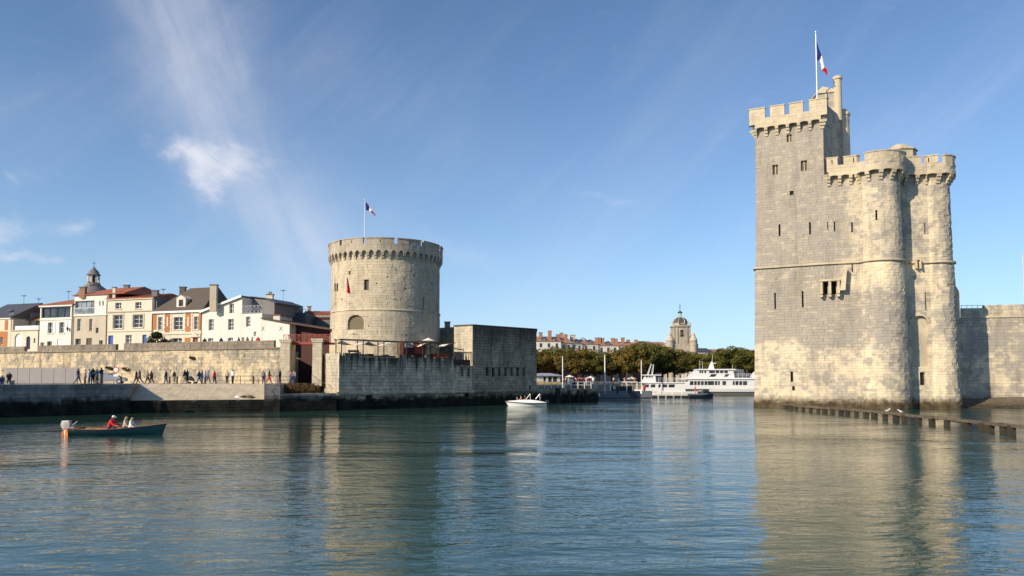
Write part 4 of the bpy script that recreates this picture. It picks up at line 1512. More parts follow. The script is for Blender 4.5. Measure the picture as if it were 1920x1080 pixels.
def house(px0, px1, label, name='town_house'):
    fr = Wall(gx(px0, house_line(px0)), gx(px1, house_line(px1)))
    m = fr.p(fr.L / 2, SZ, -3)
    return fr, thing(name, label, 'house', (m.x, m.y, SZ), 'houses along the street above the town wall')


Z = lambda fr, px, py: fr.sz(px, py)[1]
# brick and white house under slate, at the picture's edge
fr, t = house(-40, 18, 'white and orange brick house under a plain slate roof with skylight')
ze = Z(fr, 10, 596)
w1, w2 = fr.rect(-20, 601, -9, 622), fr.rect(0, 632, 6, 646)
facade(fr, 0, fr.L, SZ, ze, [w1, w2], 'plaster_cream', t)
for r in (fr.rect(9, 600, 15, 619), fr.rect(-40, 622, 14, 650), fr.rect(-36, 600, -28, 619)):
    b_ = MB()
    for q in cut([r], w2): b_.fbox(fr, q[0], q[1], q[2], q[3], .0, .04)
    b_.build('brick_panel', 'brick_orange', t)
window(fr, w1, t); window(fr, w2, t)
band(fr, 0, fr.L, ze - .2, .2, .2, 'white_paint', t)
zr = zat(20, 571, 135)
hip_roof(fr, 0, fr.L + .1, ze, zr, 9, .5, fr.L + 1.6, 'slate', t)
q = fr.p(fr.L - 2.3, ze + 1.3, -1.6)
mb = MB(); mb.bar(q + Vector((-.4, 0, .12)), q + Vector((.4, 0, .12)), .7, .2); mb.build('skylight', 'pale_glass', t)
antenna(41, 553, 572, 133, t)
# narrow house with arched doorways and roof terrace
fr, t = house(18.5, 72, 'narrow cream house with two arched doorways and a recessed terrace with white parapet')
zt, zc = Z(fr, 45, 620), Z(fr, 45, 612)
a1, a2, a3 = fr.rect(27, 634, 41, 655), fr.rect(49, 635, 56.5, 655), fr.rect(63, 634, 66, 643)
def arch_holes(r, n=5):
    a, b, c, d = r; rad = (b - a) / 2; m = (a + b) / 2
    return [r] + [(m - rad * math.sqrt(1 - ((i + .5) / n) ** 2), m + rad * math.sqrt(1 - ((i + .5) / n) ** 2), d + rad * .9 * i / n, d + rad * .9 * (i + 1) / n) for i in range(n)]
facade(fr, 0, fr.L, SZ, zt, arch_holes(a1) + arch_holes(a2) + [a3], 'plaster_cream', t)
mb = MB(); mb.fbox(fr, a1[0] - .02, a1[1] + .02, a1[2], a1[3] + .8, -.24, -.2); mb.build('door_panel', 'white_paint', t)
mb = MB(); mb.fbox(fr, a2[0] - .02, a2[1] + .02, a2[2], a2[3] + .5, -.24, -.2); mb.build('door', 'dark_blue_door', t)
mb = MB(); mb.fbox(fr, a3[0], a3[1], a3[2], a3[3], -.24, -.2); mb.build('window', 'window_glass', t)
band(fr, 0, fr.L, zt, .16, .18, 'plaster_beige', t)
mb = MB(); mb.fbox(fr, .9, fr.L - .3, zt + .16, zc + .1, -.25, -.05); mb.build('terrace_parapet', 'white_paint', t)
zr_ = Z(fr, 50, 597)
mb = MB(); mb.fbox(fr, 0, fr.L, zt + .1, zr_, -9, -3.2); mb.fbox(fr, 0, .35, zt + .1, zr_ - .1, -3.2, -.1); mb.build('rear_wall', 'plaster_beige', t)
mb = MB(); mb.fbox(fr, 1.8, 2.8, zt + .2, zt + 2.0, -3.2, -3.15); mb.build('terrace_door', 'window_glass', t)
mb = MB(); mb.solid([[fr.p(.1, zr_, -2.9), fr.p(fr.L, zr_, -2.9), fr.p(fr.L, zr_ + 1.9, -7), fr.p(1.2, zr_ + 1.9, -7)]]); mb.build('roof', 'red_tile', t)
mb = MB(); mb.fprism(fr, [(-.15, zt), (.25, zt), (.9, Z(fr, 45, 572)), (-.15, Z(fr, 45, 572) - .3)], -8, -3.0); mb.build('gable_wall', 'plaster_grey', t)
antenna(69, 559, 574, 133, t)
downpipe(fr, fr.L - .12, ze - .25 if 'narrow' not in t['label'] else zt - .1, t)
# white house with glazed loggia
fr, t = house(72.5, 134, 'white house with a wide dark glazed loggia under a red hipped roof')
ze = Z(fr, 105, 572.5)
lg = fr.rect(77.5, 576, 132, 595.5)
ws = [fr.rect(90, 604.5, 99, 625), fr.rect(111.5, 604, 121, 624.5), fr.rect(75.5, 642, 83, 656), fr.rect(88, 640, 97, 656), fr.rect(107, 636, 119, 656)]
facade(fr, 0, fr.L, SZ, ze, [lg] + ws, 'plaster_white', t)
window(fr, lg, t, 'metal_dark', 'window_glass', .28, 4, 1, name='loggia_glazing')
for k, r in enumerate(ws[:2]): window(fr, r, t, sill='plaster_white'); shutters(fr, r, t)
window(fr, ws[2], t); window(fr, ws[3], t, 'grey_paint')
mb = MB(); mb.fbox(fr, *ws[4], -.2, -.1); mb.build('garage_shutter', 'white_paint', t)
band(fr, 0, fr.L, Z(fr, 105, 600), .14, .12, 'plaster_white', t); band(fr, -.1, fr.L, ze - .22, .22, .25, 'white_paint', t)
hip_roof(fr, 0, fr.L, ze, zat(120, 557.5, 127), 9, 3.4, fr.L + .6, 'red_tile', t)
antenna(125, 545, 560, 130, t)
mb = MB(); q = fr.p(fr.L - .75, Z(fr, 126, 618), .3); mb.lathe(q.x, q.y, [(.05, q.z - .3), (.16, q.z), (.2, q.z + .25), (.03, q.z + .45)], 6); mb.tube(q, fr.p(fr.L - .75, q.z, -.1), .03); mb.build('wall_lantern', 'metal_dark', t)
downpipe(fr, fr.L - .12, ze - .25 if 'narrow' not in t['label'] else zt - .1, t)
# tall house, white box over beige storeys
fr, t = house(137, 199, 'tall beige house with white upper storey and glass balcony under a red roof')
ze, zm = Z(fr, 168, 553.5), Z(fr, 168, 590.5)
lg = fr.rect(140.5, 564, 177, 588.5)
sm_ = [fr.rect(185.5, 564.5, 188.5, 573.5), fr.rect(192, 564.5, 195, 573.5)]
ws = [fr.rect(145.5, 598, 152, 620.5), fr.rect(168, 598, 173.5, 620.5), fr.rect(179.5, 614.5, 184.5, 624.5), fr.rect(141, 635, 151, 656), fr.rect(161.5, 634, 172, 656), fr.rect(185.5, 638, 192.5, 648)]
facade(fr, 0, fr.L, SZ, zm, ws, 'plaster_beige', t)
facade(fr, -.1, fr.L + .05, zm, ze, [lg] + sm_, 'plaster_white', t, name='upper_wall')
window(fr, lg, t, 'grey_paint', 'pale_glass', .30, 4, 1, name='balcony_glazing')
mb = MB(); mb.fbox(fr, lg[0], lg[1], lg[2] + .02, lg[2] + .95, .0, .04); mb.build('balcony_glass', 'pale_glass', t)
mb = MB(); mb.fbox(fr, lg[0] - .05, lg[1] + .05, lg[2] + .95, lg[2] + 1.02, -.02, .06); mb.build('balcony_rail', 'metal_pole', t)
for r in sm_: window(fr, r, t, cols=1, rows=1)
for r in ws[:2]: window(fr, r, t, rows=3); shutters(fr, r, t, 'plaster_beige', (0,))
window(fr, ws[2], t, 'grey_paint', cols=1, rows=1)
window(fr, ws[3], t, 'grey_paint'); mb = MB(); mb.fbox(fr, *ws[4], -.22, -.15); mb.build('door', 'shutter_wood', t); window(fr, ws[5], t, cols=1, rows=1)
band(fr, -.1, fr.L + .05, zm - .15, .15, .15, 'plaster_white', t)
hip_roof(fr, 0, fr.L + 3.5, ze, zat(200, 538.5, 126), 10, 3.6, fr.L + 2.6, 'red_tile', t)
chimney(152, 538, 548, .9, 123, 'chimney_brick', t); chimney(211, 538, 550, .45, 121, 'plaster_cream', t); chimney(234, 534, 546, .8, 126, 'plaster_grey', t)
downpipe(fr, fr.L - .12, ze - .25 if 'narrow' not in t['label'] else zt - .1, t)
# cream house with blue doors
fr, t = house(199.5, 285, 'wide cream house with bright blue doors under a low red tile roof')
ze = Z(fr, 240, 560)
ws = [fr.rect(216, 567.5, 227.5, 579), fr.rect(253.5, 566.5, 265, 578.5), fr.rect(213, 591, 230, 616), fr.rect(250, 590.5, 268, 614), fr.rect(235, 628, 246.5, 648)]
ds = [fr.rect(202.5, 629, 212, 658), fr.rect(266.5, 627.5, 274.5, 658)]
facade(fr, 0, fr.L, SZ, ze, ws + ds, 'plaster_cream', t)
for r in ws[:2]: window(fr, r, t, sill='plaster_cream')
for r in ws[2:4]:
    window(fr, r, t, deep=.24, rows=3, sill='plaster_cream')
    mb = MB()
    mb.fbox(fr, r[0] - .28, r[0] - .02, r[2], r[3] + .25, -.02, .07); mb.fbox(fr, r[1] + .02, r[1] + .28, r[2], r[3] + .25, -.02, .07); mb.fbox(fr, r[0] - .02, r[1] + .02, r[3] + .02, r[3] + .25, -.02, .07)
    mb.build('window_surround', 'plaster_beige', t)
window(fr, ws[4], t, rows=3)
for r in ds: door(fr, r, t, 'blue_door')
band(fr, 0, fr.L, Z(fr, 240, 585), .2, .16, 'plaster_beige', t); band(fr, -.1, fr.L + .1, ze - .18, .18, .22, 'plaster_cream', t); band(fr, 0, fr.L, Z(fr, 240, 622), .14, .08, 'plaster_beige', t)
zr = zat(250, 547.5, 120)
hip_roof(fr, 0, fr.L, ze, zr, 8.5, .2, fr.L - .1, 'red_tile', t)
tile_rows(fr, .2, fr.L - .1, ze, zr, -4.25, 'red_tile', t)
chimney(288, 544, 556, .9, 119, 'plaster_grey', t); antenna(303, 541, 556, 121, t)
mb = MB(); mb.fprism(fr, [(fr.L, SZ), (fr.L + .35, SZ), (fr.L + .35, ze + .1), (fr.L, ze + .1)], -8.4, -.35); mb.build('side_wall', 'plaster_grey', t)
downpipe(fr, fr.L - .12, ze - .25 if 'narrow' not in t['label'] else zt - .1, t)
# brick and stone house with mansard
fr, t = house(286.5, 377, 'orange brick and stone house with dark mansard roof, dormer and tall chimney')
ze = Z(fr, 335, 583)
ws = [fr.rect(296, 594.5, 304.5, 618.5), fr.rect(325.5, 594.5, 342.5, 618), fr.rect(363.5, 593.5, 372, 617.5), fr.rect(323, 634, 341, 645)]
dr = fr.rect(361, 633, 371, 655)
facade(fr, 0, fr.L, SZ, ze, ws + [dr], 'plaster_cream', t)
for r in ws[:3]: window(fr, r, t, rows=3, sill='plaster_cream')
window(fr, ws[3], t); door(fr, dr, t, 'red_door')
for r in (fr.rect(308, 586, 321, 624), fr.rect(346.5, 586, 360, 624), fr.rect(287, 586, 293.5, 618), fr.rect(373, 586, 376.5, 618), fr.rect(346.5, 633, 357, 641)):
    mb = MB(); mb.fbox(fr, *r, 0, .045); o = mb.build('brick_panel', 'brick_orange', t)
    if r[1] - r[0] > .9 and r[3] - r[2] > 2:
        mb = MB(); m = (r[0] + r[1]) / 2; mb.fbox(fr, m - .12, m + .12, r[2] + 1.0, r[3] - .7, .045, .09); mb.build('stone_inset', 'plaster_cream', o)
        z = r[2]; k = 0
        while z < r[3] - .3:                       # toothed quoins either side
            for x in (r[0], r[1]):
                w = .16 if k % 2 else .28
                mb = MB(); mb.fbox(fr, x - w * .6, x + w * .6, z + .01, z + .34, .03, .075); mb.build('quoin', 'plaster_white', t)
            z += .36; k += 1
band(fr, 0, fr.L, Z(fr, 335, 627), .35, .14, 'plaster_cream', t, 'string_course'); band(fr, -.15, fr.L + .15, ze - .3, .3, .35, 'white_paint', t)
mb = MB()
s0, s1 = fr.sz(357.5, 632)[0], fr.sz(374.5, 632)[0]; z0 = Z(fr, 366, 632)
mb.fprism(fr, [(s0, z0), (s1, z0), ((s0 + s1) / 2, z0 + .75)], 0, .25); mb.build('door_pediment', 'plaster_cream', t)
zr = zat(350, 541.5, 121)
hip_roof(fr, .15, fr.L + .1, ze, zr, 7.5, fr.sz(322, 545)[0] + .6, fr.sz(379, 545)[0] + .2, 'slate_brown', t, nr=-3.4)
c0, c1 = fr.sz(329, 570)[0], fr.sz(346, 570)[0]
dz0, dz1 = Z(fr, 337, 580), Z(fr, 337, 560)
mb = MB(); q = (c0 + .45, c1 - .45, dz0 + .5, dz1 - .15)
for r in cut([(c0, c1, dz0, dz1)], q): mb.fbox(fr, *r, -.5, -.2)
mb.fbox(fr, c0 + .1, c1 - .1, dz0, dz1, -3.4, -.51)
mb.fprism(fr, [(c0 - .15, dz1), (c1 + .15, dz1), ((c0 + c1) / 2, dz1 + .6)], -3.2, -.15)
o = mb.build('dormer', 'plaster_cream', t)
mb = MB(); mb.fbox(fr, *q, -.48, -.40); mb.build('pane', 'window_glass', o)
chimney(398.5, 533.5, 572, 1.0, 113.5, 'plaster_beige', t); chimney(340, 537.5, 545, .9, 122, 'slate_brown', t)
downpipe(fr, fr.L - .12, ze - .25 if 'narrow' not in t['label'] else zt - .1, t)
# white gabled house
fr, t = house(377.5, 452, 'white gabled house with plain windows and white verge beside the mansard house')
zl_, zpk, zrt = Z(fr, 378, 584), Z(fr, 449, 556), Z(fr, 452, 557)
ws = [fr.rect(391, 598.5, 400.5, 619.5), fr.rect(427.5, 598, 438, 619), fr.rect(430, 569.5, 438.5, 587.5), fr.rect(389.5, 634, 399.5, 645), fr.rect(427, 633, 436.5, 645)]
facade(fr, 0, fr.L, SZ, zl_, ws, 'plaster_white', t)
rs = [];  n = 26
mb = MB()
for i in range(n):
    a, b = fr.L * i / n, fr.L * (i + 1) / n
    zt_ = zl_ + (zpk - zl_) * ((a + b) / 2) / fr.L
    for r in cut([(a, b, zl_, zt_)], ws[2]): mb.fbox(fr, *r, -.32, 0)
mb.fprism(fr, [(.02, zl_), (fr.L - .02, zl_), (fr.L - .02, zpk - .1)], -9, -.33)
mb.build('gable', 'plaster_white', t)
for r in ws: window(fr, r, t, rows=3 if r[3] - r[2] > 1.5 else 2)
mb = MB(); mb.solid([[fr.p(-.25, zl_ - .02, .35), fr.p(fr.L + .1, zpk + .12, .35), fr.p(fr.L + .1, zpk + .12, -9), fr.p(-.25, zl_ - .02, -9)]], (0, 0, -.22)); mb.build('roof', 'slate', t)
mb = MB(); mb.bar(fr.p(-.25, zl_ - .1, .37), fr.p(fr.L + .1, zpk + .04, .37), .06, .34); mb.build('verge_board', 'white_paint', t)
# its lower wing with roof terrace
fr, t = house(452.3, 490, 'white wing with railed roof terrace and grey attic behind')
zt = Z(fr, 470, 588)
ws = [fr.rect(461, 593.5, 469.5, 612.5), fr.rect(475.5, 621.5, 480.5, 630.5), fr.rect(453, 632.5, 458.5, 642)]
facade(fr, 0, fr.L, SZ, zt, ws, 'plaster_white', t)
for r in ws: window(fr, r, t, rows=3 if r[3] - r[2] > 1.5 else 1)
zr = Z(fr, 470, 573)
rail = MB(); rail.fbox(fr, 0, fr.L, zr - .06, zr, -.05, .03); rail.fbox(fr, 0, fr.L, zt + .12, zt + .18, -.05, .03)
n = 5
for k in range(n + 1):
    x = fr.L * k / n; rail.fbox(fr, max(0, x - .03), x + .03, zt, zr - .06, -.04, .02)
    if k < n: rail.bar(fr.p(x, zt + .18, -.01), fr.p(fr.L * (k + 1) / n, zr - .06, -.01), .04); rail.bar(fr.p(x, zr - .06, -.02), fr.p(fr.L * (k + 1) / n, zt + .18, -.02), .04)
rail.build('railing', 'grey_paint', t)
zk = Z(fr, 460, 557)
mb = MB(); mb.fprism(fr, [(-.1, zt), (fr.L + .4, zt), (fr.L + .4, zr + .6), (fr.L * .75, zk - .2), (-.1, zk + .2)], -9, -2.4); mb.build('attic_wall', 'plaster_grey', t)
mb = MB(); mb.solid([[fr.p(-.2, zk + .4, -2.0), fr.p(fr.L * .7, zk + .05, -2.0), fr.p(fr.L * .7, zk + .05, -9), fr.p(-.2, zk + .4, -9)], [fr.p(fr.L * .7, zk + .05, -2.0), fr.p(fr.L + .9, zr + .6, -2.0), fr.p(fr.L + .9, zr + .6, -9), fr.p(fr.L * .7, zk + .05, -9)]]); mb.build('roof', 'slate', t)
# low white house by the gate
fr, t = house(490.5, 542, 'low white house with iron wall anchors and a long lean-to roof by the gate')
zA, zB = Z(fr, 491, 596.5), Z(fr, 541, 606)
mb = MB(); mb.fprism(fr, [(0, SZ), (fr.L, SZ), (fr.L, zB), (0, zA)], -7, 0); mb.build('wall', 'plaster_white', t)
for px in (493, 526.5):
    s_, z_ = fr.sz(px, 616)
    for d in (-1, 1):
        mb = MB(); mb.bar(fr.p(s_ - .25 * d, z_ - .33, .02), fr.p(s_ + .25 * d, z_ + .33, .02), .05, .04); mb.build('wall_anchor', 'metal_dark', t)
mb = MB(); q = fr.p(fr.L + 7.2, 0, 0)
zC = zB - 1.0
mb.solid([[fr.p(-.1, zA + .1, .3), fr.p(fr.L, zB + .1, .3), fr.p(fr.L + 7, zC, .3), fr.p(fr.L + 7, zC, -7), fr.p(fr.L, zB + .1, -7), fr.p(-.1, zA + .1, -7)]], (0, 0, -.18)); mb.build('roof', 'rust_brown', t)
mb = MB(); mb.fbox(fr, fr.L + .01, fr.L + 6.8, QZ - .2, zC - .2, -7, -1.6); mb.fprism(fr, [(fr.L + .01, zC - .25), (fr.L + 6.8, zC - .25), (fr.L + 6.8, zC - .2), (fr.L + .01, zB - .12)], -7, -1.6); mb.build('shed_wall', 'maroon_boards', t)
q = (fr.L + 3.1, fr.L + 3.75, QZ + 2.6, QZ + 4.2)
mb = MB(); mb.fbox(fr, *q, -1.6, -1.5); mb.build('window', 'white_paint', t)
mb = MB(); mb.fbox(fr, fr.L + 2.5, fr.L + 4.5, QZ - .1, QZ + 2.0, -1.6, -1.52); mb.build('door', 'opening_dark', t)
chimney(518.5, 590, 600, 1.0, 113, 'plaster_white', t, 'red_tile')
# dark boxes and tiled roof beyond
def backhouse(x0, x1, Y, y0, label, mat):
    f_ = Wall(gx(x0, Y), gx(x1, Y)); m = f_.p(f_.L / 2, SZ, -2)
    o = thing('town_house', label, 'house', (m.x, m.y, SZ), 'houses along the street above the town wall')
    mb = MB(); mb.fbox(f_, 0, f_.L, SZ, f_.sz((x0 + x1) / 2, y0)[1], -6, 0); mb.build('wall', mat, o)
    return f_, o
f_, o = backhouse(509, 547.5, 122, 567.5, 'dark blue box-shaped rooftop room with a tall narrow door', 'dark_cladding_and_shade')
r = f_.rect(525, 568.5, 529.5, 589); mb = MB(); mb.fbox(f_, *r, 0, .05); mb.build('door', 'grey_paint', o)
r = f_.rect(533, 572, 536, 578); mb = MB(); mb.fbox(f_, *r, 0, .05); mb.build('window', 'pale_glass', o)
chimney(504.5, 551.5, 566, 1.0, 123, 'plaster_cream', o, 'red_tile', 2); antenna(529, 543, 568, 124, o)
f_, o = backhouse(493, 572, 119, 586.5, 'long low dark clad wall and terrace below the box-shaped rooftop room', 'dark_cladding_and_shade')
mb = MB(); z1 = f_.sz(560, 580)[1]; z0 = f_.sz(560, 586.5)[1]
mb.fbox(f_, f_.L - 2.2, f_.L, z1 - .05, z1, -.1, 0)
for k in range(5): mb.fbox(f_, f_.L - 2.2 + .54 * k, f_.L - 2.17 + .54 * k, z0, z1 - .05, -.08, -.03)
mb.build('railing', 'metal_dark', o)
f_, o = backhouse(564, 640, 126, 595.5, 'grey house with a ribbed red tile roof close behind the round tower', 'plaster_grey')
z0, z1 = f_.sz(590, 595.5)[1], f_.sz(590, 580.5)[1]
mb = MB(); mb.solid([[f_.p(-.2, z0, .3), f_.p(f_.L, z0, .3), f_.p(f_.L, z1, -3), f_.p(-.2, z1, -3)]]); mb.build('roof', 'red_tile', o)
tile_rows(f_, 0, f_.L, z0 - .05, z1 - .02, -3, 'red_tile', o, .45)
r = f_.rect(585, 592, 620, 594.5); mb = MB(); mb.fbox(f_, r[0], r[1], z0 + .1, z0 + .35, .32, .4); mb.build('gutter', 'grey_paint', o)
chimney(578.5, 574, 584, .5, 128, 'chimney_brick', o)
# palm-like shrub in front of the brick house
q = gx(295, 115.5)
sh = thing('shrub', 'dark round evergreen shrub between cream house and brick house', 'shrub', (q.x, q.y, SZ))
mb = MB(); mb.tube((q.x, q.y, SZ), (q.x, q.y, SZ + 1.2), .12, .08); mb.build('stem', 'bark', sh)
leaf_cloud([((q.x - .2, q.y, SZ + 1.9), (1.5, 1.1, 1.1)), ((q.x + 1.1, q.y, SZ + 1.3), (.9, .8, .8)), ((q.x - .2, q.y, SZ + 2.7), (.8, .8, .55)), ((q.x - 1.0, q.y, SZ + 1.3), (.7, .7, .7))], 2000, .17, 'leaf_dark', 'foliage', sh)

# church lantern behind the roofs
q = gx(171, 160)
zz = lambda py: zat(171, py, 160)
ch = thing('church_lantern', 'grey domed church lantern with open columns and cross above the roofs', 'church', (q.x, q.y, SZ))
mb = MB(); mb.lathe(q.x, q.y, [(3.4, SZ), (3.4, zz(560)), (3.2, zz(552)), (2.5, zz(541)), (1.5, zz(535)), (1.3, zz(532))], 16); mb.build('dome', 'plaster_grey', ch, True)
mb = MB(); mb.lathe(q.x, q.y, [(1.35, zz(533)), (1.35, zz(530.5))], 12); mb.build('drum', 'mortar', ch)
for k in range(8):
    a = k * math.pi / 4 + .2
    mb = MB(); x, y = q.x + 1.08 * math.cos(a), q.y + 1.08 * math.sin(a); mb.tube((x, y, zz(531)), (x, y, zz(517)), .17, .15); mb.build('column', 'limestone_pale', ch)
mb = MB(); mb.lathe(q.x, q.y, [(.4, zz(531)), (.35, zz(517))], 8); mb.build('bell_core', 'shutter_wood', ch)
mb = MB(); mb.lathe(q.x, q.y, [(1.2, zz(517)), (1.45, zz(516)), (1.2, zz(514)), (.95, zz(509)), (.45, zz(504.5)), (.15, zz(501)), (.05, zz(499))], 16); mb.build('cupola', 'plaster_grey', ch, True)
mb = MB(); mb.tube((q.x, q.y, zz(500)), (q.x, q.y, zz(489)), .07, .03); mb.tube((q.x - .4, q.y, zz(493.5)), (q.x + .4, q.y, zz(493.5)), .05); mb.build('cross', 'metal_dark', ch)
chimney(163, 528, 545, .3, 158, 'mortar', ch)
# ------------------------------------------------------------------ people
def skin_person(joints, bones, radii):
    """One continuous body grown over a skeleton; returns a mesh whose faces know their clothing."""
    names = list(joints)
    me = bpy.data.meshes.new('body')
    me.from_pydata([joints[n] for n in names], [(names.index(a), names.index(b)) for a, b, _ in bones], [])
    ob = bpy.data.objects.new('body', me)
    COL.objects.link(ob)
    md = ob.modifiers.new('skin', 'SKIN'); md.use_smooth_shade = True
    for i, n in enumerate(names):
        r = radii[n]
        me.skin_vertices[0].data[i].radius = r if isinstance(r, tuple) else (r, r)
        me.skin_vertices[0].data[i].use_root = (n == 'pelvis')
    sb = ob.modifiers.new('sub', 'SUBSURF'); sb.levels = 1
    dg = bpy.context.evaluated_depsgraph_get()
    res = bpy.data.meshes.new_from_object(ob.evaluated_get(dg))
    segs = [(Vector(joints[a]), Vector(joints[b]), s) for a, b, s in bones]
    head = Vector(joints['head'])
    face = (Vector(joints['nose']) - head).normalized()
    res.materials.clear()
    for _ in range(5): res.materials.append(None)
    for p in res.polygons:
        c = p.center
        best = None
        for a, b, s in segs:
            d = b - a
            t = max(0, min(1, (c - a).dot(d) / d.length_squared))
            k = (c - a - d * t).length
            if best is None or k < best[0]: best = (k, s)
        s = best[1]
        if s == 0:
            v = c - head
            if v.dot(face) < .035 or v.z > .07: s = 3
        p.material_index = s
    bpy.data.objects.remove(ob)
    return res


# slots: 0 skin, 1 top, 2 legs, 3 hair, 4 shoes
BONES = [('pelvis', 'waist', 1), ('waist', 'chest', 1), ('chest', 'neck', 1), ('neck', 'head', 0), ('head', 'crown', 0), ('head', 'nose', 0),
         ('chest', 'shL', 1), ('shL', 'elL', 1), ('elL', 'wrL', 1), ('wrL', 'haL', 0), ('chest', 'shR', 1), ('shR', 'elR', 1), ('elR', 'wrR', 1), ('wrR', 'haR', 0),
         ('pelvis', 'hiL', 2), ('hiL', 'knL', 2), ('knL', 'anL', 2), ('anL', 'toL', 4), ('pelvis', 'hiR', 2), ('hiR', 'knR', 2), ('knR', 'anR', 2), ('anR', 'toR', 4)]
RAD = dict(pelvis=(.15, .12), waist=(.145, .11), chest=(.17, .12), neck=.06, head=(.085, .10), crown=.075, nose=.03, shL=.075, shR=.075, elL=.05, elR=.05, wrL=.036, wrR=.036, haL=.04, haR=.04,
           hiL=.10, hiR=.10, knL=.068, knR=.068, anL=.05, anR=.05, toL=.042, toR=.042)


def pose(stride=.0, armL=(0, 0), armR=(0, 0), lean=0.0, sit=False, rad=None):
    """figure facing +X; arms as (forward swing, elbow bend) in radians"""
    h = .92
    j = dict(pelvis=(0, 0, h), waist=(lean * .15, 0, h + .20), chest=(lean * .4, 0, h + .43), neck=(lean * .55, 0, h + .58), head=(lean * .6 + .02, 0, h + .70), crown=(lean * .6 + .01, 0, h + .78), nose=(lean * .6 + .115, 0, h + .685))
    for s, (sw, eb), k in ((1, armL, 'L'), (-1, armR, 'R')):
        sh = Vector((lean * .42, s * .19, h + .46))
        el_ = sh + Vector((math.sin(sw) * .29, s * .04, -math.cos(sw) * .29))
        wr = el_ + Vector((math.sin(sw + eb) * .25, 0, -math.cos(sw + eb) * .25))
        ha = wr + (wr - el_).normalized() * .11
        j['sh' + k], j['el' + k], j['wr' + k], j['ha' + k] = (tuple(v) for v in (sh, el_, wr, ha))
    for s, f, k in ((1, stride, 'L'), (-1, -stride, 'R')):
        hi = Vector((0, s * .09, h - .06))
        if sit:
            kn = hi + Vector((.42, s * .03, .02)); an = kn + Vector((-.02, 0, -.42))
        else:
            bend = .35 if f < 0 else .05
            kn = hi + Vector((math.sin(f) * .42, 0, -math.cos(f) * .42))
            an = kn + Vector((math.sin(f - bend * abs(f) * 3) * .42, 0, -math.cos(f - bend * abs(f) * 3) * .42))
        to = an + Vector((.16, s * .02, -.03))
        j['hi' + k], j['kn' + k], j['an' + k], j['to' + k] = (tuple(v) for v in (hi, kn, an, to))
    low_ = min(j['toL'][2], j['toR'][2]) - .042 if not sit else h - .17
    j = {k: (v[0], v[1], v[2] - low_) for k, v in j.items()}
    rr_ = {k: tuple(1.18 * v for v in r_) if isinstance(r_, tuple) else 1.18 * r_ for k, r_ in dict(RAD, **(rad or {})).items()}
    return skin_person(j, BONES, rr_)


POSES = dict(stand=pose(.06, (.1, .2), (-.05, .2)), walk=pose(.38, (-.4, .4), (.4, .5)), walk2=pose(.28, (.3, .6), (-.3, .3)), hold=pose(.05, (.5, 1.4), (.4, 1.5)),
             lean=pose(.12, (.8, .6), (.7, .7), .5), sit=pose(0, (.5, .8), (.4, .9), .12, True), coat=pose(.2, (.1, .3), (-.1, .3), 0, False, dict(pelvis=(.2, .17), hiL=.15, hiR=.15)), steer=pose(0, (.7, .5), (.6, .7), .45, True))


def person(loc, rot, kind, top, legs, label, group=None, hair='hair_dark', h=1.0, extra=None):
    ob = bpy.data.objects.new('person', POSES[kind])
    ob.location = loc
    ob.rotation_euler = (0, 0, rot)
    ob.scale = (h, h, h)
    COL.objects.link(ob)
    for i, m in enumerate(('skin', 'cloth_' + top, 'cloth_' + legs, hair, 'cloth_black')):
        ob.material_slots[i].link = 'OBJECT'
        ob.material_slots[i].material = MATS[m]
    tag(ob, label, 'person', group)
    return ob


PG = 'people strolling on the promenade'
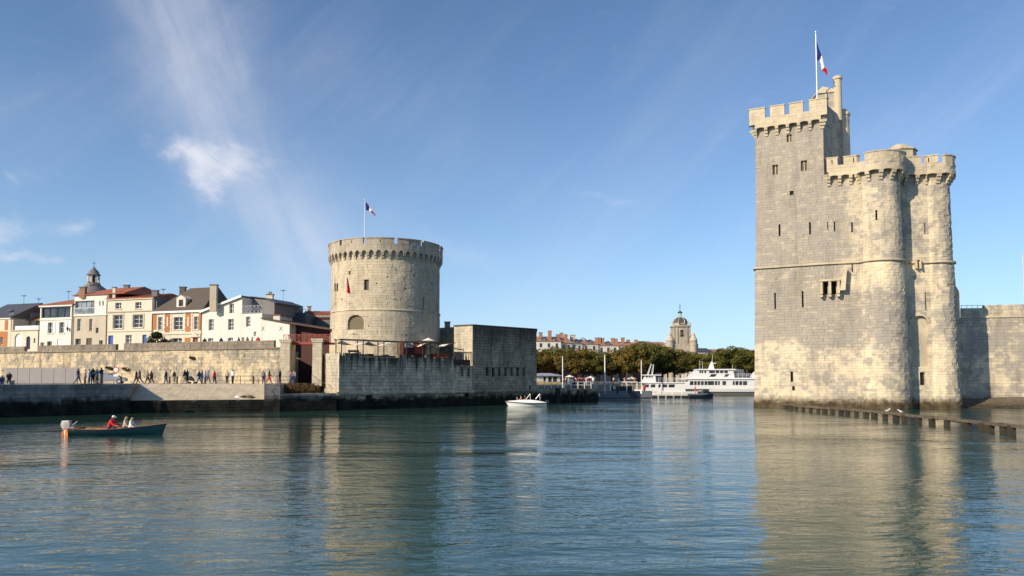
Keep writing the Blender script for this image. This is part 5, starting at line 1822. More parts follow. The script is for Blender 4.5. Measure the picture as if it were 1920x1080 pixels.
# px, depth, pose, facing, top, legs, label
for px, Y, kd, rot, top, legs, hh, lab in (
        (147.5, 80.5, 'walk', 0, 'navy', 'grey', 1.04, 'person in navy jacket striding with a dark bag past the grey hoarding'),
        (160.5, 80.2, 'stand', .4, 'pink', 'brown', .95, 'person in pink top and brown trousers standing in the group by the quay edge'),
        (168, 79.9, 'stand', .3, 'pale_blue', 'denim', .99, 'person in pale blue clothes standing in the group by the quay edge'),
        (175, 81.5, 'stand', 2.6, 'black', 'black', 1.06, 'tall person all in black standing within the group by the quay edge'),
        (182.5, 80.2, 'hold', 2.9, 'teal', 'brown', .98, 'person in grey green coat with folded arms in the quay group'),
        (191, 81, 'hold', 3.0, 'navy', 'grey', 1.08, 'tall person in dark top and light trousers at the edge of the quay group'),
        (256.5, 96.8, 'walk', 3.1, 'black', 'black', 1.0, 'person in black walking close beside another beyond the round sign'),
        (262.5, 96.2, 'walk', 3.1, 'brown', 'navy', 1.06, 'person in brown jacket walking beside a companion in black'),
        (278, 97, 'walk', 3.2, 'beige', 'black', .98, 'person in beige jacket walking ahead of one in brown'),
        (284.5, 96.5, 'walk2', 3.1, 'brown', 'black', 1.0, 'person in brown top walking behind one in beige'),
        (312, 96.8, 'coat', 3.2, 'navy', 'denim', 1.0, 'person in a long navy coat beside the low bench'),
        (327.5, 97, 'stand', 2.8, 'brown', 'beige', .96, 'person in dark brown top and beige trousers near the low bench'),
        (347, 96.3, 'coat', 3.1, 'black', 'beige', 1.06, 'person in a long black coat next to a pushchair'),
        (352, 96.8, 'stand', 3.1, 'navy', 'black', 1.06, 'person in navy pressed close behind the black coat'),
        (374, 97, 'walk2', 3.1, 'navy', 'denim', 1.0, 'person in navy jacket leading a cluster of strollers'),
        (379.5, 97.5, 'stand', .2, 'grey', 'denim', 1.02, 'person in grey with jeans amid the cluster of strollers'),
        (385.5, 96.6, 'stand', .1, 'pale_blue', 'navy', 1.0, 'person in pale blue jacket amid the cluster of strollers'),
        (391.5, 97, 'walk', 0, 'white', 'beige', 1.03, 'person in white shirt and beige trousers amid the strollers'),
        (403, 96.5, 'coat', 3.0, 'red', 'black', .98, 'person in red coat bending along behind the white shirted stroller'),
        (426.5, 98.2, 'stand', 1.8, 'beige', 'black', 1.0, 'person in pale top standing at the promenade railing'),
        (437, 98.2, 'stand', 1.4, 'white', 'black', 1.04, 'person in white top and black trousers at the promenade railing'),
        (494.5, 97.6, 'stand', 2.0, 'grey', 'navy', 1.0, 'person in grey at the railing near the gate'),
        (505.5, 97.0, 'walk', .3, 'black', 'red', 1.05, 'person in black top and red trousers walking to the gate'),
        (525.5, 97.4, 'stand', 3.1, 'black', 'black', 1.06, 'person in black with a pale bag beside the gate pier'),
        (546, 98.0, 'walk2', 3.1, 'pink', 'denim', 1.03, 'person in pink and jeans stepping through the gate'),
        (551.5, 98.4, 'stand', 2.6, 'white', 'denim', 1.03, 'person in white and jeans standing in the gateway')):
    q = gx(px, Y)
    person((q.x, q.y, QZ), rot, kd, top, legs, lab, PG, h=hh)
for px, Y, top, legs, lab in ((5, 75.9, 'navy', 'denim', 'person in navy and jeans sitting on the quay edge with legs hanging'), (18.5, 80, 'black', 'black', 'person in black seated at the end of the grey hoarding')):
    q = gx(px, Y)
    person((q.x, q.y, QZ + (.08 if px < 10 else .45)), -1.0, 'sit', top, legs, lab, PG)
    if px > 10:
        b_ = thing('stone_bench', 'low stone block bench at the end of the grey hoarding', 'bench', (q.x, q.y, QZ))
        mb = MB(); mb.box(q.x - .5, q.x + .4, q.y - .25, q.y + .3, QZ, QZ + .38); mb.build('block', 'quay_stone', b_)
        mb = MB(); mb.box(q.x - .55, q.x + .45, q.y - .3, q.y + .35, QZ + .38, QZ + .46); mb.build('slab', 'quay_stone', b_)
for px, rot, top, lab in ((383, 2, 'black', 'black'), (414, 2.5, 'navy', 'navy'), (447, 3.0, 'grey', 'grey'), (463, 1.0, 'brown', 'brown'), (472, .5, 'teal', 'grey green'), (483, 2, 'red', 'red')):
    Yw = 1 / (1 / 121.0 + (1 / 100.6 - 1 / 121.0) * (px + 60) / 589) + 1.2
    q = gx(px, Yw)
    person((q.x, q.y, SZ), rot, 'stand', top, 'black', 'person in %s seen head and shoulders above the town wall parapet' % lab, 'people on the street behind the parapet', h=1.03)

# promenade furniture -------------------------------------------------------------
ho = thing('hoarding', 'long low pale grey hoarding of panels on the promenade', 'hoarding', tuple(gx(80, 93)) + (QZ,))
fr = Wall(gx(11, 92.0), gx(146, 93.5))
z1 = fr.sz(80, 690)[1]
n = 6
for k in range(n):
    mb = MB(); mb.fbox(fr, fr.L * k / n + .02, fr.L * (k + 1) / n - .02, QZ + .12, z1, -.08, 0); mb.build('panel', 'hoarding_grey', ho)
for k in range(n + 1):
    mb = MB(); mb.fbox(fr, fr.L * k / n - .05, fr.L * k / n + .05, QZ, z1 - .03, -.16, -.09); mb.build('post', 'metal_pole', ho)
mb = MB(); mb.fbox(fr, -.1, fr.L + .1, QZ, QZ + .11, -.3, .15); mb.build('kerb', 'quay_stone', ho)
# railing along the wall
ra = thing('promenade_railing', 'thin metal railing with posts along the foot of the town wall', 'railing', tuple(gx(480, 98.8)) + (QZ,))
fr = Wall(gx(405, 99.4), gx(545, 98.6))
for zz_ in (QZ + .45, QZ + .98):
    mb = MB(); mb.fbox(fr, 0, fr.L, zz_, zz_ + .05, -.03, .02); mb.build('rail', 'metal_dark', ra)
for k in range(7):
    mb = MB(); x = fr.L * k / 6; mb.fbox(fr, x - .03, x + .03, QZ, QZ + 1.0, -.035, .025); mb.build('post', 'metal_dark', ra)
rs_ = thing('stair_handrail', 'sloping handrail beside the steps below the second gate pier', 'railing', tuple(gx(600, 96)) + (QZ - .5,))
mb = MB(); mb.tube((*gx(585, 96.5), QZ + 1.2), (*gx(612, 95.0), QZ - .1), .035); mb.build('rail', 'metal_dark', rs_)
for k in range(3):
    a = Vector((*gx(585 + 13.5 * k, 96.5 - .75 * k), QZ + 1.2 - .65 * k)); mb = MB(); mb.tube(a, (a.x, a.y, a.z - 1.3), .03); mb.build('post', 'metal_dark', rs_)
for px, lab in ((228, 'short dark bollard beside the parked car'), (319, 'short dark bollard between the navy coat and brown strollers'), (333, 'short dark bollard beside the person in beige trousers'), (476, 'short dark bollard beside the thin metal railing')):
    q = gx(px, 96.0); t = thing('bollard', lab, 'bollard', (q.x, q.y, QZ), 'bollards along the promenade')
    mb = MB(); mb.lathe(q.x, q.y, [(.14, QZ), (.12, QZ + .1), (.10, QZ + .75), (.14, QZ + .8)], 10); mb.build('post', 'rust_brown', t)
    mb = MB(); mb.lathe(q.x, q.y, [(.13, QZ + .8), (.12, QZ + .9), (.03, QZ + .97)], 10); mb.build('cap', 'metal_dark', t)
# round sign
q = gx(218.5, 95.5); z1 = zat(218, 693.5, 95.5)
t = thing('road_sign', 'round white sign with red rim on a grey post by the wall', 'sign', (q.x, q.y, QZ))
mb = MB(); mb.tube((q.x, q.y, QZ), (q.x, q.y, z1 + .5), .035); mb.build('post', 'metal_pole', t)
def disc(x, y, z, r, th, name, mat, parent):
    mb = MB(); mb.tube((x, y, z), (x, y - th, z), r, r, 20); return mb.build(name, mat, parent)
d = disc(q.x, q.y - .04, z1, .37, .03, 'sign_disc', 'flag_red', t); disc(q.x, q.y - .072, z1, .28, .012, 'white_face', 'flag_white', d)
mb = MB(); mb.box(q.x - .3, q.x + .3, q.y - .06, q.y - .04, z1 - .85, z1 - .55); mb.build('plate', 'flag_white', t)


def car(loc, rot, label):
    t = thing('parked_car', label, 'car', loc)
    prof = [(-2.0, .35), (-2.05, .62), (-1.95, .85), (-1.75, .92), (-1.25, 1.36), (-.9, 1.45), (.2, 1.44), (.55, 1.36), (1.15, .95), (1.85, .80), (2.02, .60), (2.0, .32)]
    k = len(prof); mb = MB()
    rows = []
    for y, s in ((-.82, 0), (-.78, 1), (.78, 1), (.82, 0)):
        rows.append([(x, y * (.86 if z > .95 else 1), z) for x, z in prof])
    o = Vector(loc)
    vs = [Vector(p) + o for r_ in rows for p in r_]
    fs = [(i * k + j, i * k + j + 1, i * k + k + j + 1, i * k + k + j) for i in range(3) for j in range(k - 1)]
    fs += [tuple(range(k)), tuple(reversed(range(3 * k, 4 * k))), (0, k, 2 * k, 3 * k, 4 * k - 1, 3 * k - 1, 2 * k - 1, k - 1)]
    mb.add(vs, fs); mb.build('body', 'grey_paint', t)
    for s in (-1, 1):
        for a, b in (((-1.2, -.35)), ((-.28, .75))):
            mb = MB(); y = s * .715
            pts = [(a - .15, .95), (b + (.2 if b > .5 else 0), .95), (b - (.15 if b > .5 else 0), 1.35), (a + .12, 1.35)]
            vs = [o + Vector((x, y, z)) for x, z in pts] + [o + Vector((x, y + s * .02, z)) for x, z in pts]
            mb.add(vs, [(0, 1, 2, 3), (7, 6, 5, 4), (0, 4, 5, 1), (1, 5, 6, 2), (2, 6, 7, 3), (3, 7, 4, 0)]); mb.build('side_window', 'window_glass', t)
        for x in (-1.25, 1.25):
            mb = MB(); mb.tube(o + Vector((x, s * .62, .32)), o + Vector((x, s * .85, .32)), .32, .32, 18); w = mb.build('wheel', 'tyre', t)
            mb = MB(); mb.tube(o + Vector((x, s * .84, .32)), o + Vector((x, s * .865, .32)), .19, .19, 12); mb.build('rim', 'metal_pole', w)
        mb = MB(); mb.box(o.x + 1.88, o.x + 2.0, o.y + s * .6 - .15, o.y + s * .6 + .15, o.z + .6, o.z + .74); mb.build('headlight', 'pale_glass', t)
    mb = MB()
    vs = [o + Vector(p) for p in ((.58, -.66, 1.36), (.58, .66, 1.36), (1.17, .70, .97), (1.17, -.70, .97))]
    vs += [p + Vector((.02, 0, .03)) for p in vs]; mb.add(vs, [(0, 1, 2, 3), (7, 6, 5, 4), (0, 4, 5, 1), (1, 5, 6, 2), (2, 6, 7, 3), (3, 7, 4, 0)]); mb.build('windscreen', 'window_glass', t)
    t.rotation_euler = (0, 0, rot)
q = gx(207, 98.5)
car((q.x, q.y, QZ), .3, 'pale grey hatchback parked at the foot of the town wall')
# pushchair
q = gx(361, 96.5); t = thing('pushchair', 'dark pushchair beside the person in a long black coat', 'pushchair', (q.x, q.y, QZ))
mb = MB(); mb.add([(q.x - .35, q.y - .22, QZ + .45), (q.x + .35, q.y - .22, QZ + .35), (q.x + .35, q.y + .22, QZ + .35), (q.x - .35, q.y + .22, QZ + .45), (q.x - .45, q.y - .22, QZ + .95), (q.x - .1, q.y - .22, QZ + .98), (q.x - .1, q.y + .22, QZ + .98), (q.x - .45, q.y + .22, QZ + .95)], [(0, 1, 2, 3), (4, 5, 6, 7), (0, 3, 7, 4), (0, 1, 5, 4), (3, 2, 6, 7), (1, 2, 6, 5)]); mb.build('seat', 'cloth_black', t)
mb = MB(); mb.tube((q.x + .4, q.y, QZ + .15), (q.x - .7, q.y, QZ + 1.05), .025); mb.build('handle', 'metal_dark', t)
for dx in (-.35, .4):
    for s in (-1, 1):
        mb = MB(); mb.tube((q.x + dx, q.y + s * .25, QZ + .14), (q.x + dx, q.y + s * .29, QZ + .14), .14, .14, 12); mb.build('wheel', 'tyre', t)
# litter of rope and gear on the slipway
q = gx(447, 90.0); z_ = 1.40 + (QZ - 1.4) * .24
t = thing('gear_heap', 'small heap of dark gear and a pale sack on the slipway', 'gear', (q.x, q.y, z_))
for dx, r, m in ((0, .32, 'cloth_white'), (.75, .34, 'cloth_black'), (1.35, .42, 'cloth_brown')):
    mb = MB(); mb.lathe(q.x + dx, q.y + .1 * dx, [(r * .9, z_ - .5), (r, z_ - .2), (r * .7, z_ - .02 + .05 * dx), (r * .2, z_ + .06 + .05 * dx)], 9, dx, 1.4, .8); mb.build('bundle', m, t, True)
# ------------------------------------------------------------------ inner harbour: trees, roofs, clock tower
GZ = 2.6
def tree_proto(kind):
    rnd = random.Random(kind * 17 + 3)
    H = (12.2, 11.4, 12.8)[kind]
    t = thing('plane_tree', 'x', 'tree', (0, 0, 0))
    mb = MB()
    top = Vector((rnd.uniform(-.3, .3), rnd.uniform(-.3, .3), H * .42))
    mb.tube((0, 0, -.3), top, .34, .22, 9)
    cl = []
    for k in range(9):
        a = k * 2.4 + rnd.random(); e = rnd.uniform(.25, 1.2)
        L = H * rnd.uniform(.28, .46)
        d = Vector((math.cos(a) * math.cos(e), math.sin(a) * math.cos(e), math.sin(e)))
        p = top + Vector((0, 0, rnd.uniform(-1.2, .2)))
        q = p + d * L
        mb.tube(p, q, .14, .04, 6)
        cl.append((tuple(q), (rnd.uniform(1.3, 2.2), rnd.uniform(1.3, 2.2), rnd.uniform(1.0, 1.7))))
        cl.append((tuple(p.lerp(q, .6) + Vector((rnd.uniform(-.8, .8), rnd.uniform(-.8, .8), .5))), (1.5, 1.5, 1.1)))
    cl.append(((0, 0, H - 1.4), (1.7, 1.7, 1.2)))
    for _ in range(14):
        a = rnd.uniform(0, 6.28); r = rnd.uniform(1.5, 4.6)
        cl.append(((r * math.cos(a), r * math.sin(a), H * rnd.uniform(.30, .85)), (rnd.uniform(.8, 1.5),) * 2 + (rnd.uniform(.7, 1.2),)))
    mb.build('trunk', 'bark', t)
    leaf_cloud(cl, 6500, .27, ('leaf_green', 'leaf_autumn', 'leaf_green')[kind], 'crown', t)
    return t


protos = [tree_proto(k) for k in range(3)]
used = set()
row = [(1012, 206, 1, 655), (1040, 214, 0, 650), (1066, 206, 1, 651), (1092, 212, 1, 653), (1120, 207, 0, 657), (1148, 213, 1, 655), (1176, 206, 1, 649), (1203, 212, 2, 641), (1228, 219, 0, 645), (1252, 222, 2, 652), (1276, 220, 2, 657),
       (1300, 224, 0, 661), (1326, 221, 2, 664), (1352, 225, 0, 655), (1372, 222, 2, 650), (1396, 225, 0, 655), (1420, 222, 2, 657), (1446, 224, 0, 655), (990, 212, 0, 652), (1190, 226, 0, 646), (1385, 232, 2, 653)]
row += [(px + 13, Y + 11, (k + 1) % 3, yt + 3) for px, Y, k, yt in row[:18] if px < 1430]
marks = ((1028, 'the dormered house'), (1060, 'the brick chimney row'), (1090, 'the broad stone chimney'), (1120, 'the glazed roof pavilion'), (1150, 'the clustered orange chimneys'),
         (1185, 'the paired red chimneys'), (1215, 'the small white tour boat'), (1250, 'the clock tower left turret'), (1290, 'the clock tower gate'), (1330, 'the slate gable'), (1365, 'the ferry radar mast'), (1400, 'the ferry stern'), (9999, 'the tall sea tower'))
for i, (px, Y, k, ytop) in enumerate(row):
    o = protos[k] if k not in used else copy_tree(protos[k])
    used.add(k)
    q = gx(px, Y)
    o.location = (q.x, q.y, GZ)
    s = (zat(px, ytop - 3, Y) - GZ) / (12.2, 11.4, 12.8)[k]
    o.scale = (s * 1.12, s * 1.12, s)
    o.rotation_euler = (0, 0, i * 1.7)
    back = i >= 21
    lab = ('round green', 'yellowing', 'tall green')[k] + ' plane tree in the ' + ('rear' if back else 'front') + ' row near ' + next(m for x, m in marks if px < x)
    tag(o, lab, 'tree', 'avenue of plane trees along the inner harbour')
# houses behind the trees: px0, px1, Y, eave y, ridge y, walls, chimneys, label
far = ((1007, 1052, 262, 640, 630, 'plaster_white', ((1014, 623), (1031, 620)), 'white far house with long orange roof and two dormers', 2),
       (1052, 1072, 266, 643, 631, 'plaster_cream', ((1046, 627), (1053, 624), (1061, 627)), 'far house with a row of brick chimneys', 0),
       (1072, 1092, 268, 644, 637, 'plaster_white', ((1074, 628),), 'far house with a single broad stone chimney', 1),
       (1092, 1122, 270, 645, 637, 'plaster_cream', (), 'far house with a small glazed roof pavilion', 1),
       (1122, 1160, 272, 648, 641, 'plaster_white', ((1119, 633), (1125, 633), (1130, 634)), 'far grey gabled house with clustered orange chimneys', 1),
       (1160, 1192, 276, 648, 640, 'plaster_cream', ((1149, 634), (1155, 635), (1168, 633)), 'far cream house with paired red chimneys', 0),
       (1192, 1250, 280, 646, 640, 'plaster_beige', ((1178, 637), (1193, 637), (1214, 640)), 'far low roofed house beside the clock tower', 0),
       (1310, 1336, 284, 660, 652, 'plaster_white', (), 'far house with a dark slate gable right of the clock tower', 0),
       (1336, 1362, 290, 660, 654, 'plaster_white', (), 'far white house with flat roof behind the avenue', 0),
       (1362, 1440, 296, 664, 655, 'plaster_cream', ((1392, 652),), 'far cream house mostly hidden by the avenue', 0))
for px0, px1, Y, ye, yr, wm_, chs, lab, dorm in far:
    fr = Wall(gx(px0, Y), gx(px1, Y + 1.5))
    t = thing('far_house', lab, 'house', (fr.A.x, fr.A.y, GZ), 'houses beyond the avenue')
    xm = (px0 + px1) / 2
    ze, zr = fr.sz(xm, ye)[1], fr.sz(xm, yr)[1]
    n = max(2, int(fr.L / 2.6))
    holes = []
    for k in range(n):
        for lv in range(2):
            x = fr.L * (k + .5) / n
            holes.append((x - .5, x + .5, ze - 2.2 - lv * 3, ze - .7 - lv * 3))
    facade(fr, 0, fr.L, GZ, ze, holes, wm_, t, 8)
    for h in holes:
        mb = MB(); mb.fbox(fr, h[0], h[1], h[2], h[3], -.25, -.2); mb.build('window', 'window_glass', t)
    mb = MB(); mb.fbox(fr, .05, fr.L - .05, GZ, GZ + 4.4, .01, .12); mb.build('shop_front', 'dark_cladding_and_shade', t)  # dark band added on the ground floor, stands in for shade under the trees
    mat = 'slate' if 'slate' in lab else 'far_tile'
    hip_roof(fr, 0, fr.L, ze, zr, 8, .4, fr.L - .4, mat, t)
    for cx, cy in chs: chimney(cx, cy, ye - 2, 1.3 if len(chs) > 1 else 2.0, Y + 3, 'chimney_brick' if len(chs) > 1 else 'plaster_beige', t)
    for k in range(dorm):
        x = fr.L * (k + .7) / (dorm + .4)
        z0 = ze + .1; mb = MB(); mb.fbox(fr, x - .7, x + .7, z0, z0 + 1.1, -2.5, -.1); mb.fprism(fr, [(x - .85, z0 + 1.1), (x + .85, z0 + 1.1), (x, z0 + 1.6)], -2.6, 0); o = mb.build('dormer', 'slate', t)
        mb = MB(); mb.fbox(fr, x - .4, x + .4, z0 + .2, z0 + .9, -.1, -.06); mb.build('pane', 'pale_glass', o)
    if 'pavilion' in lab:
        q = fr.p(fr.L * .25, zr, -4); mb = MB(); mb.lathe(q.x, q.y, [(1.6, zr - .8), (1.6, zr + .1), (.4, zr + 1.0), (.1, zr + 1.1)], 6); mb.build('roof_pavilion', 'grey_paint', t)
# clock tower
CY = 262
zc = lambda py: zat(1278, py, CY)
q = gx(1277.5, CY)
sc_ = CY / F
ck = thing('clock_tower', 'ornate stone clock tower with slate dome, lantern and two round flanking turrets', 'clock tower', (q.x, q.y, GZ))
mb = MB(); mb.box(q.x - 5.2, q.x + 5.6, q.y - 1.8, q.y + 6, GZ, zc(645)); mb.build('gate_body', 'parapet_grey', ck)
for px in (1256.5, 1300.5):
    c = gx(px, CY - 1.5); r = 1.38
    mb = MB(); mb.lathe(c.x, c.y, [(r, GZ), (r, zc(648)), (r * 1.06, zc(647.5)), (r * 1.06, zc(646)), (r, zc(645.5)), (r, zc(640)), (r * 1.1, zc(639))], 16); o = mb.build('turret', 'parapet_grey', ck, True)
    mb = MB(); mb.lathe(c.x, c.y, [(r * 1.1, zc(639)), (r * .8, zc(634)), (r * .45, zc(630)), (r * .5, zc(628)), (.12, zc(624)), (.04, zc(622))], 12); mb.build('turret_cap', 'plaster_beige', o, True)
zb, zt = zc(641), zc(613)
hw = 15.0 * sc_
x0, x1, y0, y1 = q.x - hw, q.x + hw, q.y - 1.6, q.y + 4
ow_, oz0, oz1 = .62, zc(632), zc(622)
mb = MB(); mb.box(x0, q.x - ow_, y0, y1, zb - .8, zt); mb.box(q.x + ow_, x1, y0, y1, zb - .8, zt); mb.box(q.x - ow_, q.x + ow_, y0, y1, zb - .8, oz0); mb.box(q.x - ow_, q.x + ow_, y0, y1, oz1 + .5, zt); mb.box(q.x - ow_, q.x + ow_, y0 + 1.2, y1, oz0, oz1 + .5)
mb.build('belfry', 'parapet_grey', ck)
mb = MB(); mb.lathe(q.x, y0 + .1, [(.02, zc(626.2) - .55), (.50, zc(626.2) - .5), (.36, zc(626.2) - .1), (.3, zc(626.2) + .4), (.02, zc(626.2) + .5)], 12); mb.build('bell', 'rust_brown', ck, True)
for dx in (-1, -.62, .62, 1):
    mb = MB(); mb.box(q.x + dx * hw - .2, q.x + dx * hw + .2, y0 - .25, y0 - .002, zb - .8, zt); mb.build('pilaster', 'parapet_grey', ck)
mb = MB(); mb.box(x0 - .35, x1 + .35, y0 - .45, y1 + .3, zt, zt + .35); mb.box(x0 - .15, x1 + .15, y0 - .3, y1, zt + .35, zt + .55); mb.build('cornice', 'parapet_grey', ck)
for dx in (-1, 1):
    mb = MB(); c = q.x + dx * (hw + .05); mb.lathe(c, y0 - .1, [(.22, zt + .55), (.28, zt + .8), (.1, zt + 1.1), (.2, zt + 1.3), (.03, zt + 1.6)], 8); mb.build('finial', 'parapet_grey', ck)
cy_ = q.y + 1.2
mb = MB(); mb.lathe(q.x, cy_, [(2.5, zt + .4), (2.5, zc(606)), (2.62, zc(605.5))], 8, math.pi / 8); mb.build('attic', 'parapet_grey', ck)
mb = MB(); mb.box(q.x - .7, q.x + .7, cy_ - 2.42, cy_ - 2.3, zc(611), zc(608)); mb.build('attic_panel', 'shutter_wood', ck)
mb = MB(); mb.lathe(q.x, cy_, [(2.55, zc(605.5)), (2.5, zc(602)), (2.1, zc(598.5)), (1.4, zc(595.8)), (.95, zc(594.8))], 8, math.pi / 8); mb.build('dome', 'slate', ck)
for k in range(8):
    a = k * math.pi / 4 + math.pi / 8
    mb = MB(); pr = [(2.6, zc(605.5)), (2.55, zc(602)), (2.15, zc(598.5)), (1.45, zc(595.8)), (.97, zc(594.8))]
    for (r0, z0), (r1, z1) in zip(pr, pr[1:]): mb.tube((q.x + r0 * math.cos(a), cy_ + r0 * math.sin(a), z0), (q.x + r1 * math.cos(a), cy_ + r1 * math.sin(a), z1), .10, None, 6)
    mb.build('dome_rib', 'parapet_grey', ck)
    mb = MB(); mb.lathe(q.x + 2.75 * math.cos(a), cy_ + 2.75 * math.sin(a), [(.2, zc(607)), (.24, zc(605)), (.1, zc(603.5)), (.16, zc(602.5)), (.03, zc(600.5))], 8); mb.build('pinnacle', 'parapet_grey', ck)
for s in (-1, 1):                                # scroll buttresses down to the turrets
    mb = MB(); x = q.x + s * hw
    mb.add([(x, y0, zb - .8), (x + s * 1.5, y0, zb - .8), (x + s * 1.2, y0, zb + .3), (x + s * .5, y0, zb + .9), (x, y0, zb + 3.0), (x, y0 + .7, zb - .8), (x + s * 1.5, y0 + .7, zb - .8), (x + s * 1.2, y0 + .7, zb + .3), (x + s * .5, y0 + .7, zb + .9), (x, y0 + .7, zb + 3.0)],
           [(0, 1, 2, 3, 4), (9, 8, 7, 6, 5), (0, 5, 6, 1), (1, 6, 7, 2), (2, 7, 8, 3), (3, 8, 9, 4), (4, 9, 5, 0)])
    mb.build('scroll_buttress', 'parapet_grey', ck)
for k in range(4):
    a = k * math.pi / 2 + math.pi / 4
    mb = MB(); c = (q.x + .62 * math.cos(a), cy_ + .62 * math.sin(a)); mb.tube((*c, zc(595)), (*c, zc(586)), .14); mb.build('lantern_post', 'plaster_beige', ck)
mb = MB(); mb.lathe(q.x, cy_, [(.85, zc(586.3)), (.95, zc(585.4)), (.5, zc(583.5)), (.12, zc(582)), (.1, zc(579.5))], 8); mb.build('lantern_cap', 'slate', ck)
mb = MB(); mb.tube((q.x, cy_, zc(582)), (q.x, cy_, zc(568.5)), .10, .04); mb.tube((q.x - .35, cy_, zc(571.5)), (q.x + .35, cy_, zc(571.5)), .06); mb.lathe(q.x, cy_, [(.02, zc(577)), (.28, zc(575.8)), (.02, zc(574.5))], 8); mb.build('spire', 'metal_dark', ck)

# ------------------------------------------------------------------ quayside of the inner harbour
kz = GZ
t = thing('ticket_kiosk', 'white harbour kiosk with low grey hipped roof behind the blockhouse', 'kiosk', tuple(gx(1030, 185)) + (kz,))
fr = Wall(gx(1004, 183), gx(1050, 185))
ze = fr.sz(1030, 705)[1]
h = [fr.rect(1019, 706.5, 1024, 715), fr.rect(1028, 706, 1035, 716), fr.rect(1037, 706, 1045, 716)]
facade(fr, 0, fr.L, kz, ze, h, 'plaster_white', t, 4)
for r in h:
    mb = MB(); mb.fbox(fr, *r, -.2, -.15); mb.build('window', 'window_glass', t)
hip_roof(fr, 0, fr.L, ze, fr.sz(1025, 699.5)[1], 4, 1.8, fr.L - 1.8, 'grey_paint', t, .5)
mb = MB(); mb.fbox(fr, -.3, fr.L + .3, kz, kz + .5, .6, .75); mb.build('yellow_barrier', 'canvas_yellow', t)
for px, Y, yt, r, m, lab in ((1068, 188, 703, 1.3, 'canvas_white', 'white cafe parasol beside the harbour kiosk'), (1086, 190, 707, 1.4, 'canvas_red', 'red cafe parasol by the pier crowd'), (1096, 187, 708, 1.3, 'canvas_red', 'second red cafe parasol nearer the barge'), (1184, 192, 706.5, 1.4, 'canvas_white', 'white parasol on the quay behind the grey barge'), (1107, 191, 705, 1.3, 'canvas_white', 'white parasol beside the red cafe parasols')):
    parasol(px, Y, kz, yt, r, m, lab, 'cafe parasols on the inner quay')
cl_ = ['red', 'white', 'beige', 'navy', 'pink', 'grey', 'orange', 'black', 'pale_blue']
adj = {'beige': 'beige', 'pale_blue': 'pale blue'}
rq = random.Random(5)
for k, px in enumerate((1056, 1061, 1066, 1074, 1079, 1084, 1089, 1094, 1099, 1104, 1112, 1150, 1160, 1171, 1182, 1190)):
    Y = 178 + rq.uniform(0, 5); q = gx(px, Y); c = cl_[k % 9]
    person((q.x, q.y, kz), rq.uniform(0, 6), ('stand', 'walk', 'hold')[k % 3], c, ('black', 'denim', 'beige')[(k + k // 9) % 3], 'person in %s top and %s trousers among the far crowd on the inner quay' % (c.replace('_', ' '), ('black', 'denim', 'beige')[(k + k // 9) % 3]), 'far crowd on the inner quay', h=1.05)
for k, px in enumerate((1072, 1077, 1083, 1088)):
    q = gx(px, 124 + k * .4)
    person((q.x, q.y, zp - .05), 1.2 + k, ('stand', 'hold')[k % 2], ('white', 'red', 'orange', 'navy')[k], 'black', 'person in %s standing on the stone pier' % ('white', 'red', 'orange', 'navy')[k], 'people on the stone pier', h=1.0)
pr2 = thing('pier_railing', 'white railing with posts along the stone pier', 'railing', tuple(gx(1050, 122)) + (zp,))
fr = Wall(gx(1008, 120.5), gx(1108, 122.5))
for zz_ in (.5, 1.0):
    mb = MB(); mb.fbox(fr, 0, fr.L, zp + zz_, zp + zz_ + .07, -.05, .02); mb.build('rail', 'white_paint', pr2)
for k in range(9):
    mb = MB(); x = fr.L * k / 8; mb.fbox(fr, x - .05, x + .05, zp - .05, zp + 1.05, -.06, .03); mb.build('post', 'white_paint', pr2)
for px, yt, Y, zb_, lab in ((1055, 668, 150, 0, 'white mooring mast beside the kiosk'), (1134, 665, 138, 0, 'tall white mooring mast rising through the grey barge awning'), (1202.5, 675, 158, 0, 'white mooring mast beside the small white tour boat')):
    p = at(px, yt, Y)
    t = thing('mooring_mast', lab, 'mast', (p.x, Y, -1), 'white mooring masts in the inner harbour')
    mb = MB(); mb.tube((p.x, Y, -1), (p.x, Y, p.z - .15), .13, .11, 10); mb.build('pole', 'white_paint', t, True)
    mb = MB(); mb.lathe(p.x, Y, [(.13, p.z - .15), (.14, p.z - .05), (.04, p.z + .06)], 10); mb.build('cap', 'grey_paint', t)


# ------------------------------------------------------------------ boats
def hull_mesh(L, Bm, free, draft, sheer, bow=1.6, stern=.8, n=18, deck=True, rake=.25, flare=.80):
    """hull along +X (bow), waterline at z=0; returns MB in local coordinates"""
    mb = MB()
    rows = []
    for i in range(n + 1):
        t = i / n
        x = -L / 2 + L * t
        w = Bm / 2 * (stern + (1 - stern) * min(1, t / .35)) if t < .35 else Bm / 2 * max(0.015, 1 - ((t - .35) / .65) ** bow)
        top = free + sheer * max(0, (t - .3) / .7) ** 2 + .12 * sheer * max(0, (.3 - t) / .3)
        rk = rake * L * .12 * max(0, t - .75) / .25
        sec = [(x + rk, w, top), (x + rk * .6, w * (.96 if flare > .7 else .84), top * .55), (x + rk * .2, w * flare, .0), (x, w * .45, -draft * .8), (x, 0.0, -draft)]
        rows.append(sec + [(a, -b, c) for a, b, c in sec[-2::-1]])
    k = len(rows[0])
    vs = [p for r_ in rows for p in r_]
    fs = [(i * k + j, i * k + j + 1, i * k + k + j + 1, i * k + k + j) for i in range(n) for j in range(k - 1)]
    fs.append(tuple(range(k))); fs.append(tuple(reversed(range(n * k, n * k + k))))
    if deck: fs += [(i * k, i * k + k, i * k + 2 * k - 1, i * k + k - 1) for i in range(n)]
    mb.add(vs, fs)
    return mb, rows


def boat(name, label, loc, rot):
    t = thing(name, label, 'boat', (0, 0, 0))
    def done():
        t.location = loc; t.rotation_euler = (0, 0, rot)
    return t, done


